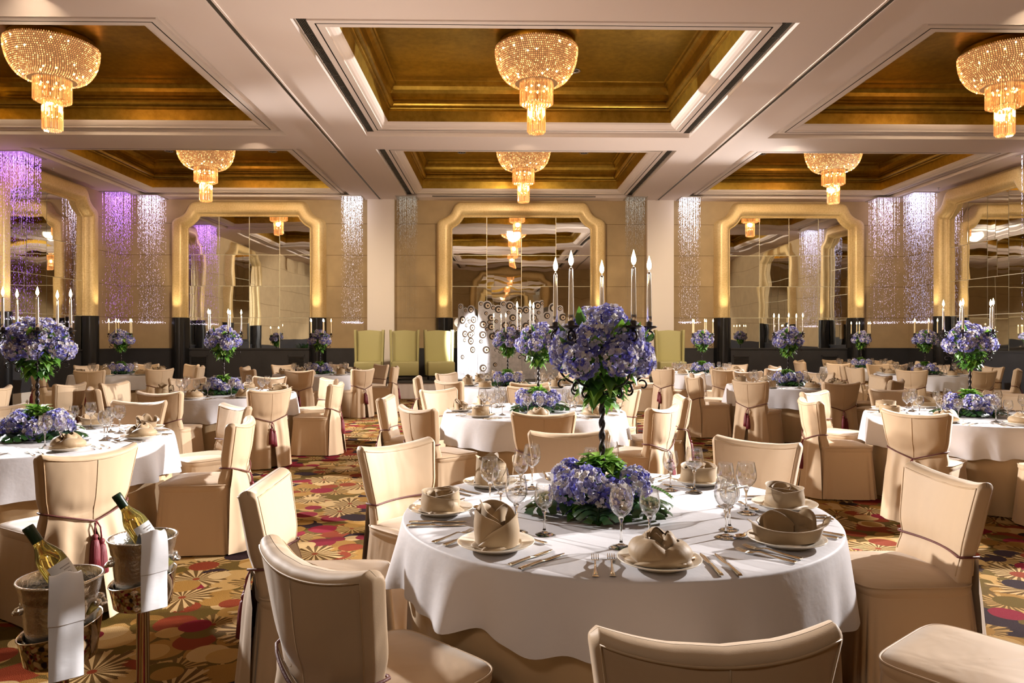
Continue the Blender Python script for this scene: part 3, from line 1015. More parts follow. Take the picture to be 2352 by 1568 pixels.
b.grid(rows); child('skirt', b.mesh('stage_skirt', M['stage_skirt']), st)['label'] = 'white pleated stage skirt'


def screen():
    r = empty('folding_screen', (-0.2, 18.35, 0.42)); tag(r, 'silver folding screen with scalloped top and dark eye-like rings on the stage', 'screen')
    W = 0.56
    rnd = random.Random(3)
    x, y = -0.85, 0.22
    angs = [-36, 9, -10, 10, -13, 0]
    tops = [1.72, 1.92, 1.92, 1.92, 1.80, 1.74]
    patt = [
        [(.10, 1.84, .055), (.27, 1.74, .045), (.44, 1.76, .085), (.17, 1.50, .10), (.40, 1.46, .05), (.50, 1.52, .05), (.64, 1.50, .0), (.49, 1.30, .085), (.55, 1.62, .0), (.30, 1.36, .045), (.42, 1.12, .085), (.25, 1.14, .085), (.24, .98, .045), (.44, .96, .09), (.50, .74, .08), (.17, .55, .055), (.53, 1.50, .085), (.50, 1.16, .06), (.34, 1.52, .04)],
        [(.07, 1.90, .05), (.23, 1.86, .095), (.38, 1.80, .055), (.51, 1.76, .09), (.20, 1.66, .05), (.33, 1.55, .09), (.46, 1.46, .05), (.12, 1.38, .09), (.33, 1.32, .09), (.22, 1.26, .05), (.11, 1.12, .09), (.36, 1.08, .09), (.49, 1.20, .05), (.50, 1.00, .09), (.07, .95, .05), (.20, .74, .09), (.12, .28, .09), (.43, .36, .055), (.22, .06, .09), (.28, 1.44, .05)],
        [(.09, 1.90, .055), (.25, 1.85, .095), (.40, 1.80, .055), (.50, 1.72, .09), (.22, 1.68, .05), (.33, 1.55, .09), (.46, 1.46, .05), (.14, 1.36, .09), (.33, 1.30, .09), (.50, 1.28, .07), (.10, 1.12, .09), (.43, 1.14, .05), (.27, 1.42, .04)],
        [(.10, 1.74, .085), (.28, 1.80, .055), (.40, 1.86, .095), (.52, 1.92, .055), (.30, 1.55, .09), (.43, 1.68, .05), (.19, 1.45, .05), (.10, 1.34, .09), (.30, 1.30, .08), (.49, 1.36, .09), (.38, 1.48, .05), (.18, 1.18, .05), (.42, 1.25, .05), (.50, 1.10, .09), (.10, 1.08, .05)],
        [(.10, 1.60, .08), (.26, 1.80, .10), (.43, 1.78, .06), (.50, 1.56, .09), (.32, 1.60, .055), (.36, 1.44, .05), (.10, 1.26, .09), (.28, 1.20, .05)],
        [(.12, 1.70, .09), (.34, 1.60, .06), (.48, 1.66, .09), (.22, 1.40, .09), (.42, 1.30, .06)],
    ]
    for n in range(5):
        W = 0.66 if n == 0 else 0.56
        P = MB()
        ev = [e for e in patt[n] if e[2] > 0]
        NX = 40
        tz = []
        for k in range(NX + 1):
            u = W * k / NX
            z = 1.45 if n else 1.40
            for cx, cz, rr in ev:
                R = rr + 0.025
                if abs(u - cx) < R: z = max(z, cz + math.sqrt(R * R - (u - cx) ** 2))
            tz.append(z)
        for yy, fl in ((-0.02, True), (0.02, False)):
            P.grid([[(W * k / NX, yy, 0.03) for k in range(NX + 1)], [(W * k / NX, yy, tz[k]) for k in range(NX + 1)]], False, 0, False, fl)
        P.grid([[(W * k / NX, -0.02, tz[k]) for k in range(NX + 1)], [(W * k / NX, 0.02, tz[k]) for k in range(NX + 1)]], False, 0, False)
        for u in (0.0, W):
            zt = tz[0] if u == 0 else tz[-1]
            P.poly([(u, -0.02, 0.03), (u, 0.02, 0.03), (u, 0.02, zt), (u, -0.02, zt)])
        P.box((0, -0.025, 0.0), (W, 0.025, 0.03))
        E_ = MB()
        for cx, cz, rr in ev:
            ox = 0.15 * rr
            for q, (rad, d, mi, dx) in enumerate(((rr, 0.024, 1, 0), (rr * .62, 0.027, 2, ox), (rr * .28, 0.030, 1, ox))):
                i0 = len(P.v)
                row0 = [(cx + dx + rad * math.cos(2 * PI * a / 20), -d, cz - dx * .4 + rad * math.sin(2 * PI * a / 20)) for a in range(20)]
                row1 = [(p[0], -0.015, p[2]) for p in row0]
                P.grid([row1, row0], True, mi, False); 
                P.poly(row0, mi)
        o = child('screen_panel', P.mesh('screen_panel', [M['silver_leaf'], M['eye_dark'], M['eye_beige']]), r)
        a = math.radians(angs[n])
        o.location = (x, y, 0.0); o.rotation_euler = (0, 0, a)
        x += W * math.cos(a); y += W * math.sin(a)


screen()


def wing_chair_meshes():
    out = {}
    # seat box with rounded cushion
    def rbox(x0, x1, y0, y1, z0, z1, r=0.03, e=6):
        b = MB(); rows = []
        def loop(ins, z):
            pts = []
            rr = max(r - ins, 0.004) if ins < r else 0.004
            for cx, cy, a0 in ((x1 - ins - rr, y1 - ins - rr, 0), (x0 + ins + rr, y1 - ins - rr, 90), (x0 + ins + rr, y0 + ins + rr, 180), (x1 - ins - rr, y0 + ins + rr, 270)):
                for k in range(5):
                    a = math.radians(a0 + k * 22.5)
                    pts.append((cx + rr * math.cos(a), cy + rr * math.sin(a), z))
            return pts
        rows.append(loop(0.01, z0))
        rows.append(loop(0, z0 + 0.01)); rows.append(loop(0, z1 - r))
        for k in range(1, 5):
            a = PI / 2 * k / 4
            rows.append(loop(r * (1 - math.cos(a)), z1 - r + r * math.sin(a)))
        bb = b.grid(rows, True)
        n = len(rows[0])
        b.cap(bb, n, 0, True); b.cap(bb + (len(rows) - 1) * n, n)
        return b
    out['seat'] = rbox(-0.33, 0.33, -0.38, 0.22, 0.12, 0.46, 0.04).mesh('seat', M['green'])
    b = MB(); rows = []
    for k in range(13):
        t = k / 12; 
        z = 0.40 + t * 0.82
        row = []
        for q in range(17):
            u = -1 + 2 * q / 16
            zz = z if k < 12 else z
            zz = 0.40 + t * (0.80 + 0.035 * (1 - abs(u)) ** 0.6)
            row.append((u * (0.285 + 0.02 * t), 0.20 + 0.07 * t - 0.05 * u * u, zz))
        rows.append(row)
    b.grid(rows, False, 0, True)
    rows2 = [[(p[0], p[1] + 0.10, p[2]) for p in r] for r in rows]
    b.grid(rows2, False, 0, True, True)
    b.grid([rows[-1], rows2[-1]], False)
    out['backrest'] = b.mesh('wing_backrest', M['green'])
    w = []
    for s in (-1, 1):
        b = MB()
        rows = []
        for k in range(15):
            t = k / 14
            z = 0.12 + t * 1.10
            dep = 0.20 + 0.0 * t
            yb = 0.27 + 0.07 * t
            yf = (0.02 if t > 0.3 else -0.10 + 0.4 * t) + 0.06 * t
            x0 = s * (0.29 + 0.02 * t); x1 = s * (0.345 + 0.03 * t)
            tt = 1.0
            row = [(x0, yb, z), (x0, yf + 0.02, z), (x0 + s * 0.015, yf, z), (x1 - s * 0.015, yf, z), (x1, yf + 0.02, z), (x1, yb, z)]
            rows.append(row)
        last = [(p[0], p[1] * 0.9 + 0.02, p[2] + 0.02) for p in rows[-1]]
        rows.append(last)
        bb = b.grid(rows, True, 0, True, s < 0)
        b.cap(bb + (len(rows) - 1) * 6, 6, 0, s < 0)
        w.append(b.mesh('wing', M['green']))
    out['wing'] = w
    b = MB(); b.box((-0.025, -0.025, 0), (0.025, 0.025, 0.13)); out['leg'] = b.mesh('wing_leg', M['black_leg'])
    return out


WC = wing_chair_meshes()


def wing_chair(x, y, rz, label):
    r = empty('wing_chair', (x, y, 0.42), rz); tag(r, label, 'armchair', 'tall pistachio wing chairs on the stage')
    child('seat', WC['seat'], r); child('backrest', WC['backrest'], r)
    for m in WC['wing']: child('wing', m, r)
    for sx in (-0.27, 0.27):
        for sy in (-0.32, 0.2): child('leg', WC['leg'], r, loc=(sx, sy, 0))


wing_chair(-3.22, 17.9, 0.10, 'tall pistachio wing chair on the stage at its end by the cream pilaster')
wing_chair(-2.33, 17.9, 0.16, 'tall pistachio wing chair on the stage, middle of the three beside the screen')
wing_chair(-1.46, 17.9, 0.20, 'tall pistachio wing chair on the stage standing closest to the white screen panel')
wing_chair(4.31, 17.9, -0.05, 'lone tall pistachio wing chair on the stage beyond the large bouquet')


# ------------------------------------------------------------------ potted palms, seen in the mirrors
def potted_palm(x, y, label, seed):
    rnd = random.Random(seed)
    r = empty('potted_palm', (x, y, 0)); tag(r, label, 'plant', 'potted palms along the side walls')
    p = MB(); p.lathe([(0.001, 0), (0.18, 0), (0.25, 0.42), (0.27, 0.44), (0.25, 0.45), (0.23, 0.40), (0.001, 0.40)], 28); child('pot', p.mesh('pot', M['plinth']), r)
    f = MB()
    for k in range(34):
        a = rnd.uniform(0, 6.28); L = rnd.uniform(0.6, 1.05); e = rnd.uniform(0.5, 1.4)
        P = [Vector((0, 0, 0.40))]
        for q in range(1, 9):
            t = q / 8
            P.append(Vector((math.cos(a) * L * t * math.cos(e), math.sin(a) * L * t * math.cos(e), 0.40 + L * t * math.sin(e) - 0.35 * L * t * t)))
        f.tube(P, 0.004, 4)
        for q in range(2, 9):
            d = (P[q] - P[q - 1]).normalized(); sd = d.cross(Vector((0, 0, 1))).normalized()
            for s in (-1, 1):
                for off in (0.0, 0.5):
                    b0 = P[q - 1].lerp(P[q], off); tip = b0 + (sd * s + d * 0.9) * 0.16
                    f.poly([b0, (b0 + tip) / 2 + d * 0.012, tip, (b0 + tip) / 2 - d * 0.012])
    child('fronds', f.mesh('fronds', M['monstera']), r)


potted_palm(-8.85, 5.6, 'dark potted palm by the left side wall, seen reflected in the left mirror', 3)
potted_palm(9.95, 6.2, 'dark potted palm by the right side wall, seen reflected in the right mirror', 4)
# ================================================================== chairs
def sgnpow(v, e): return math.copysign(abs(v) ** e, v)


def chair_meshes():
    H0, ZT = 0.46, 0.848
    out = {}

    def wid(z): 
        t = (z - 0.44) / 0.46
        return 0.220 + 0.050 * max(0.0, t) ** 1.6

    def place(px, py, z):
        """bend in plan and rake backwards; front is +y"""
        w = wid(z)
        return (px, py + 0.055 * (px / w) ** 2 - 0.03 - 0.16 * max(0.0, z - 0.5), z)

    def ztop(u): return ZT + 0.034 * abs(u) ** 2.2 - 0.022 * max(0.0, abs(u) - 0.93) / 0.07
    MM = 120

    def loop(t, ths=1.0, dz=0.0, ws=1.0):
        pts = []
        for k in range(MM):
            a = 2 * PI * k / MM
            u = sgnpow(math.cos(a), 0.30); v = sgnpow(math.sin(a), 0.42)
            z = H0 + (ztop(u) - H0) * t + dz
            tuck = 1.0 - 0.05 * math.exp(-((z - 0.585) / 0.05) ** 2)
            th = 0.043 * ths * (1.0 - 0.18 * math.exp(-((z - 0.585) / 0.04) ** 2))
            bul = 0.010 * (1 - u * u) * math.sin(PI * min(1, max(0, t)))
            p = place(u * wid(z) * ws * tuck, v * (th + bul * ths), z)
            if v < -0.3 and z > 0.55:      # fan of soft creases gathered towards the tie
                ph = math.atan2(p[0], z - 0.50); dd = math.hypot(p[0], z - 0.50)
                p = (p[0], p[1] + 0.0065 * math.sin(ph * 13 + 0.6 * math.sin(ph * 5)) * math.exp(-((dd - 0.06) / 0.13) ** 2), z)
            pts.append(p)
        return pts
    b = MB()
    rows = [loop(k / 30) for k in range(31)]
    for k in range(1, 6):
        a = PI / 2 * k / 5
        rows.append(loop(1.0, max(0.02, math.cos(a)), 0.028 * math.sin(a), 1 - 0.02 * (1 - math.cos(a))))
    b.grid(rows, True)
    out['backrest'] = b.mesh('chair_backrest', M['satin'])
    # piping along both edges of the backrest
    b = MB()

    def surfpt(u, side, t, dz=0.0):
        z = H0 + (ztop(u) - H0) * t + dz
        co = abs(u) ** (1 / 0.30)
        v = side * max(0.0, 1 - co * co) ** 0.21
        tuck = 1.0 - 0.05 * math.exp(-((z - 0.585) / 0.05) ** 2)
        th = 0.043 * (1.0 - 0.18 * math.exp(-((z - 0.585) / 0.04) ** 2)) + 0.010 * (1 - u * u) * math.sin(PI * min(1, max(0, t)))
        return place(u * wid(z) * tuck, v * th, z)
    for side in (1, -1):
        pts = [surfpt(-0.925, side, 0.12 + 0.88 * k / 13) for k in range(13)]
        pts += [surfpt(-0.925 + 1.85 * k / 28, side, 1.0, 0.003) for k in range(29)]
        pts += [surfpt(0.925, side, 1.0 - 0.88 * k / 13) for k in range(1, 14)]
        b.tube(pts, 0.0036, 5)
    out['piping'] = b.mesh('chair_piping', M['satin_dark'])
    # centre seam down the back
    b = MB(); b.tube([surfpt(0.0, -1, 1.0 - 0.83 * k / 12) for k in range(13)], 0.0022, 5)
    out['seam'] = b.mesh('chair_back_seam', M['satin_dark'])

    # seat: rounded square footprint from y=-0.05 to 0.42
    def foot(k, n, hx, y0, y1, e=0.32):
        a = 2 * PI * k / n
        return sgnpow(math.cos(a), e) * hx, (y0 + y1) / 2 + sgnpow(math.sin(a), e) * (y1 - y0) / 2
    b = MB(); rows = []
    N = 64
    for hx, y0, y1, z in ((0.236, -0.03, 0.450, 0.43), (0.246, -0.03, 0.457, 0.452), (0.246, -0.03, 0.457, 0.470), (0.238, -0.02, 0.449, 0.483), (0.20, 0.01, 0.39, 0.492), (0.12, 0.10, 0.30, 0.499), (0.001, 0.199, 0.201, 0.501)):
        rows.append([(*foot(k, N, hx, y0, y1), z) for k in range(N)])
    b.grid(rows, True)
    i0 = len(b.v)
    b.tube([(*foot(k, N, 0.246, -0.03, 0.457), 0.478) for k in range(N)], 0.004, 5, 0, False, True)
    out['seat'] = b.mesh('chair_seat', M['satin'])
    # skirt down to the floor, pleated at the corners
    b = MB(); rows = []; N = 144
    rnd = random.Random(5)
    for q in range(9):
        t = q / 8
        z = 0.455 - 0.445 * t
        row = []
        for k in range(N):
            x, y = foot(k, N, 0.236 + 0.035 * t, -0.035 - 0.035 * t, 0.453 + 0.03 * t, 0.30)
            a = 2 * PI * k / N
            cor = sum(math.exp(-((abs(math.cos(a)) - abs(math.cos(c))) / 0.05) ** 2) for c in (PI / 4,))
            f = 1.0 + t * (0.018 * math.sin(a * 11 + 0.7) + 0.012 * math.sin(a * 23 + 2.0)) - 0.06 * cor * t * abs(math.sin(a * 30))
            row.append((x * f, 0.19 + (y - 0.19) * f, z))
        rows.append(row)
    b.grid(rows, True, 0, True, True)
    out['skirt'] = b.mesh('chair_skirt', M['satin'])
    # loose drape of the slipcover behind: hangs from the tie, gathered there and split below it
    b = MB()
    for half in (-1, 1):
        rows = []
        for q in range(17):
            t = q / 16
            row = []
            for k in range(31):
                u = k / 30
                zt = 0.528 + 0.062 * u
                z = zt - (zt - 0.010) * t
                fl = 0.93 + 0.07 * min(1, t * 3) + 0.14 * t
                split = 0.036 * t ** 0.9
                x = half * (split + u * (0.222 * fl - split))
                fold = 0.0085 * math.sin(u * 13 + half) * (1 - u * 0.3) * min(1, t * 5) * (1 - 0.25 * t)
                y = place(x, 0, zt)[1] - 0.047 - 0.004 * math.exp(-u * 6) - 0.082 * t ** 0.85 * (1 - 0.25 * u) - fold - 0.012 * math.sin(PI * min(1, t * 2.2)) * (1 - u)
                if u > 0.78:
                    f = ((u - 0.78) / 0.22) ** 1.4 * min(1, t * 4)
                    y = y * (1 - f) - 0.035 * f
                    x -= half * 0.006 * f * (1 - t)
                    x += half * 0.020 * f * t
                row.append((x, y, z))
            rows.append(row)
        b.grid(rows, False, 0, True, half < 0)
    out['drape'] = b.mesh('chair_back_drape', M['satin'])
    # tie cord: straight across the front, V-shaped behind
    b = MB(); pts = []
    for k in range(13):
        u = -1 + 2 * k / 12
        pts.append(place(u * 0.205, 0.0465 - 0.004 * abs(u) ** 6, 0.590))
    pts += [place(0.219, 0.030, 0.591), place(0.2245, 0.0, 0.592), place(0.222, -0.030, 0.591)]
    for k in range(13):
        u = 1 - 2 * k / 12
        z = 0.522 + 0.066 * abs(u)
        x = u * 0.207
        px, py, pz = place(x, 0, z)
        pts.append((x, py - 0.049 - 0.018 * (1 - abs(u)) ** 0.5, z))
    pts += [place(-0.222, -0.030, 0.591), place(-0.2245, 0.0, 0.592), place(-0.219, 0.030, 0.591)]
    b.tube(pts, 0.0052, 6, 0, False, True)
    out['cord'] = b.mesh('tie_cord', M['cord'])
    tx = []
    for s, L in ((-1, 0.0), (1, 0.03)):
        b = MB()
        x = s * 0.018
        y = place(0, 0, 0.52)[1] - 0.078
        b.tube([(0, y, 0.522), (x * 0.8, y - 0.012, 0.49), (x, y - 0.018, 0.452 - L)], 0.0042, 6)
        b.lathe([(0.001, 0.462 - L), (0.012, 0.456 - L), (0.016, 0.446 - L), (0.013, 0.436 - L), (0.011, 0.430 - L)], 12, (x, y - 0.018, 0))
        rows = []
        for z, r in ((0.432, 0.011), (0.425, 0.018), (0.39, 0.024), (0.34, 0.028), (0.28, 0.033), (0.277, 0.026), (0.285, 0.002)):
            rows.append([(x + r * (1 + 0.10 * math.sin(k * PI)) * math.cos(2 * PI * k / 28), y - 0.018 + r * (1 + (0.12 if k % 2 else -0.05)) * math.sin(2 * PI * k / 28), z - L) for k in range(28)])
        b.grid(rows, True, 0, True, True)
        tx.append(b.mesh('tassel', M['tassel']))
    out['tassel'] = tx
    return out


CM = chair_meshes()


def chair(x, y, rz, label, group):
    """rz: 0 = faces +y"""
    r = empty('banquet_chair', (x, y, 0), rz)
    tag(r, label, 'chair', group)
    for k in ('backrest', 'seat', 'skirt'):
        child(k, CM[k], r)
    child('back_drape', CM['drape'], r); child('piping', CM['piping'], r); child('back_seam', CM['seam'], r)
    child('tie_cord', CM['cord'], r)['label'] = 'burgundy tie cord'
    for m in CM['tassel']: child('tassel', m, r)['label'] = 'crimson tassel'
    return r


# ================================================================== cloths
def cloth_mesh(R, drop, seed, hem=None, nf=(12, 19, 30), amp=0.042, seg=220):
    rnd = random.Random(seed)
    ph = [rnd.uniform(0, 6.28) for _ in range(5)]
    b = MB(); rows = []
    for r in (0.02, 0.25, 0.5, 0.75, 0.88, 0.95):
        rows.append([(R * r * math.cos(2 * PI * k / seg), R * r * math.sin(2 * PI * k / seg), 0.0) for k in range(seg)])
    for q in range(1, 5):
        a = PI / 2 * q / 4
        rows.append([((R - 0.012 + 0.012 * math.sin(a)) * math.cos(2 * PI * k / seg), (R - 0.012 + 0.012 * math.sin(a)) * math.sin(2 * PI * k / seg), -0.012 * (1 - math.cos(a))) for k in range(seg)])
    for q in range(1, 15):
        t = q / 14
        row = []
        for k in range(seg):
            a = 2 * PI * k / seg
            d = drop + (hem(a) if hem else 0)
            w = 0.5 + 0.5 * math.sin(a * 2 + ph[3])
            f = (math.sin(nf[0] * a + ph[0]) + 0.8 * math.sin(nf[1] * a + ph[1]) + 0.45 * math.sin(nf[2] * a + ph[2])) * (0.35 + 0.65 * w)
            f = f / 1.6
            rr = R + 0.035 * t ** 0.7 + amp * t ** 1.2 * f
            z = -0.012 - (d - 0.012) * t - 0.022 * t * f * 0.6
            row.append((rr * math.cos(a), rr * math.sin(a), z))
        rows.append(row)
    b.grid(rows, True, 0, True, True)
    return b.mesh('tablecloth', M['linen'])


def underlay_mesh(R, seed, seg=200):
    rnd = random.Random(seed)
    ph = [rnd.uniform(0, 6.28) for _ in range(4)]
    b = MB(); rows = []
    for r in (0.02, 0.5, 0.9, 1.0):
        rows.append([(R * r * math.cos(2 * PI * k / seg), R * r * math.sin(2 * PI * k / seg), 0.738) for k in range(seg)])
    for q in range(1, 12):
        t = q / 11
        row = []
        for k in range(seg):
            a = 2 * PI * k / seg
            f = math.sin(17 * a + ph[0]) + 0.6 * math.sin(29 * a + ph[1]) + 0.4 * math.sin(7 * a + ph[2])
            rr = R + 0.006 + 0.016 * t + 0.013 * t ** 0.6 * f
            row.append((rr * math.cos(a), rr * math.sin(a), 0.738 - 0.73 * t))
        rows.append(row)
    b.grid(rows, True, 0, True, True)
    return b.mesh('underlay', M['under'])


# ================================================================== table ware
def glass_mesh(h, rb, rf):
    s = h / 0.21
    z0 = 0.105 * s
    outer = [(0.001, 0.0), (rf, 0.0), (rf, 0.0015), (rf * 0.6, 0.005), (0.010, 0.011), (0.0045, 0.022), (0.0036, 0.05 * s), (0.0042, 0.085 * s), (0.008, z0 - 0.012)]
    bowl = []
    for k in range(11):
        t = k / 10
        a = -PI / 2 + t * PI * 0.80
        bowl.append((rb * math.cos(a) if k else 0.010, z0 + (h - z0) * (0.02 + 0.98 * t)))
    bowl = [(0.012, z0)]
    for t, f in ((0.05, 0.40), (0.14, 0.68), (0.26, 0.88), (0.40, 0.985), (0.52, 1.0), (0.66, 0.965), (0.82, 0.89), (1.0, 0.80)):
        bowl.append((rb * f, z0 + (h - z0) * t))
    inner = [(max(r - 0.0012, 0.001), z + (0.003 if i == 0 else 0)) for i, (r, z) in enumerate(bowl)][::-1]
    inner.append((0.001, z0 + 0.004))
    b = MB(); b.lathe(outer + [(0.011, z0 - 0.001), (0.001, z0 + 0.001)], 20, mi=1); b.lathe(bowl + [(bowl[-1][0] - 0.0006, h + 0.0008)] + inner, 32)
    return b.mesh('wine_glass', [M['glass'], M['stem_glass']])


GL = (glass_mesh(0.215, 0.043, 0.038), glass_mesh(0.190, 0.038, 0.035))


def plate_mesh():
    b = MB()
    b.lathe([(0.001, 0.004), (0.07, 0.003), (0.075, 0.0), (0.085, 0.0), (0.088, 0.006), (0.125, 0.018), (0.137, 0.024), (0.1375, 0.0265), (0.134, 0.0265), (0.12, 0.021), (0.098, 0.014), (0.088, 0.010), (0.001, 0.010)], 48)
    return b.mesh('dinner_plate', M['china'])


PLATE = plate_mesh()


def puddle(b, rad, seed, z=0.012, h=0.010, sx=1.0, sy=1.0, n=60):
    rnd = random.Random(seed)
    p = [rnd.uniform(0, 6.28) for _ in range(3)]
    rows = []
    for q, (f, zz) in enumerate(((0.02, 1.0), (0.5, 1.2), (0.8, 1.0), (0.95, 0.7), (1.0, 0.25), (0.96, 0.0))):
        row = []
        for k in range(n):
            a = 2 * PI * k / n
            w = 1 + 0.10 * math.sin(2 * a + p[0]) + 0.07 * math.sin(5 * a + p[1])
            row.append((rad * f * w * math.cos(a) * sx, rad * f * w * math.sin(a) * sy, z + h * zz * (1 + 0.5 * math.sin(3 * a + p[2]))))
        rows.append(row)
    b.grid(rows, True, 0, True)


def petal(b, a0, span, r, h, endlow=0.45, belly=0.10, tip=-0.12, sx=1.0, sy=1.0, spread=0.0, z0=0.012, n=26, wave=0.0, curl=0.008):
    """one wrapped layer of cloth: an upright curved sheet whose top edge slopes down to both ends"""
    rows = []
    for j in range(11):
        v = j / 10
        row = []
        for i in range(n + 1):
            s = -1 + 2 * i / n
            a = a0 + span / 2 * s
            hh = h * (1 - endlow * abs(s) ** 1.8) * (1 + wave * math.sin(a * 4 + a0))
            rr = r * (1 + belly * math.sin(PI * v) + tip * v * v) + spread * s + curl * max(0, v - 0.82) / 0.18 * 0.8
            rr *= 1 + 0.02 * math.sin(7 * s + 5 * v)
            zz = z0 + hh * (v if v < 0.9 else 0.9 + (v - 0.9) * 0.35)
            row.append((rr * math.cos(a) * sx, rr * math.sin(a) * sy, zz))
        rows.append(row)
    b.grid(rows, False, 0, True)
    b.grid([[(p[0] * 0.965, p[1] * 0.965, p[2]) for p in r_] for r_ in rows], False, 0, True, True)
    rim = rows[-1]
    b.grid([rim, [(p[0] * 0.965, p[1] * 0.965, p[2]) for p in rim]], False, 0, True)


def flap(b, a, length, width, z=0.014, lift=0.0):
    """a corner of the cloth lying out on the plate"""
    rows = []
    for j in range(7):
        t = j / 6
        w = width * (1 - t) ** 0.8 + 0.002
        row = []
        for i in range(7):
            s = -1 + i / 3
            x = 0.03 + length * t; y = w * s
            row.append((x * math.cos(a) - y * math.sin(a), x * math.sin(a) + y * math.cos(a), z + 0.016 * (1 - s * s) * (1 - t * 0.6) + lift * t))
        rows.append(row)
    b.grid(rows, False, 0, True)


def napkin_meshes():
    out = []
    # rose: round, crumpled, closed towards the top
    b = MB(); puddle(b, 0.098, 1, h=0.013)
    petal(b, 3.25, 4.4, 0.090, 0.076, 0.88, 0.22, -0.16, wave=0.05, curl=-0.01); petal(b, 0.95, 4.2, 0.086, 0.090, 0.86, 0.22, -0.22, wave=0.07, curl=-0.015); petal(b, 5.2, 4.0, 0.078, 0.102, 0.75, 0.20, -0.30, wave=0.06, curl=-0.02)
    petal(b, 3.4, 3.6, 0.060, 0.104, 0.55, 0.12, -0.30, wave=0.1, curl=-0.01); petal(b, 5.9, 3.4, 0.044, 0.100, 0.4, 0.05, -0.1, wave=0.1); petal(b, 1.7, 4.0, 0.026, 0.096, 0.35, 0.0, 0.1, wave=0.1)
    petal(b, 4.2, 3.0, 0.014, 0.090, 0.3, 0.0, 0.0)
    flap(b, 0.3, 0.095, 0.035); flap(b, 3.6, 0.085, 0.03); out.append(b.mesh('rose_napkin', M['napkin']))
    # tall wrapped cone
    b = MB(); puddle(b, 0.088, 2, sx=1.1, sy=0.9)
    petal(b, -0.85, 4.3, 0.079, 0.118, 0.88, 0.06, -0.06, wave=0.03); petal(b, -3.2, 4.3, 0.074, 0.132, 0.85, 0.06, -0.04, wave=0.03); petal(b, 1.2, 4.0, 0.068, 0.150, 0.60, 0.05, 0.02)
    petal(b, 2.6, 3.6, 0.050, 0.165, 0.45, 0.02, 0.05, wave=0.05); petal(b, 4.9, 3.2, 0.030, 0.158, 0.5, 0.0, 0.2)
    flap(b, 3.7, 0.085, 0.03); out.append(b.mesh('tall_napkin', M['napkin']))
    # open cup with a rolled heart
    b = MB(); puddle(b, 0.100, 3)
    petal(b, 4.4, 5.2, 0.088, 0.085, 0.35, 0.05, -0.04, 1.08, 0.9); petal(b, 1.2, 4.6, 0.083, 0.096, 0.30, 0.05, 0.0, 1.08, 0.9)
    petal(b, 2.9, 3.6, 0.058, 0.088, 0.25, 0.0, 0.0); petal(b, 0.2, 2.6, 0.036, 0.096, 0.15, 0.0, 0.0, spread=0.014); petal(b, 4.0, 2.4, 0.022, 0.090, 0.1, 0.0, 0.0)
    flap(b, 5.6, 0.09, 0.04); out.append(b.mesh('cup_napkin', M['napkin']))
    # wide boat opening like a shell
    b = MB(); puddle(b, 0.080, 4, sx=1.45, sy=0.8)
    petal(b, -PI / 2, 2.75, 0.088, 0.052, -0.75, 0.02, 0.22, 1.42, 0.74, curl=0.012); petal(b, PI / 2 - 0.15, 2.9, 0.080, 0.100, 0.30, 0.02, 0.06, 1.25, 0.70, wave=0.05)
    petal(b, PI / 2 + 0.5, 2.2, 0.058, 0.108, 0.55, 0.0, 0.05, 1.3, 0.6); petal(b, 0.45, 1.6, 0.078, 0.112, 0.75, 0.0, 0.1, 1.2, 0.8)
    flap(b, 0.1, 0.125, 0.05, 0.014, 0.045); flap(b, PI + 0.1, 0.12, 0.045, 0.014, 0.03); out.append(b.mesh('boat_napkin', M['napkin']))
    return out


NAP = napkin_meshes()


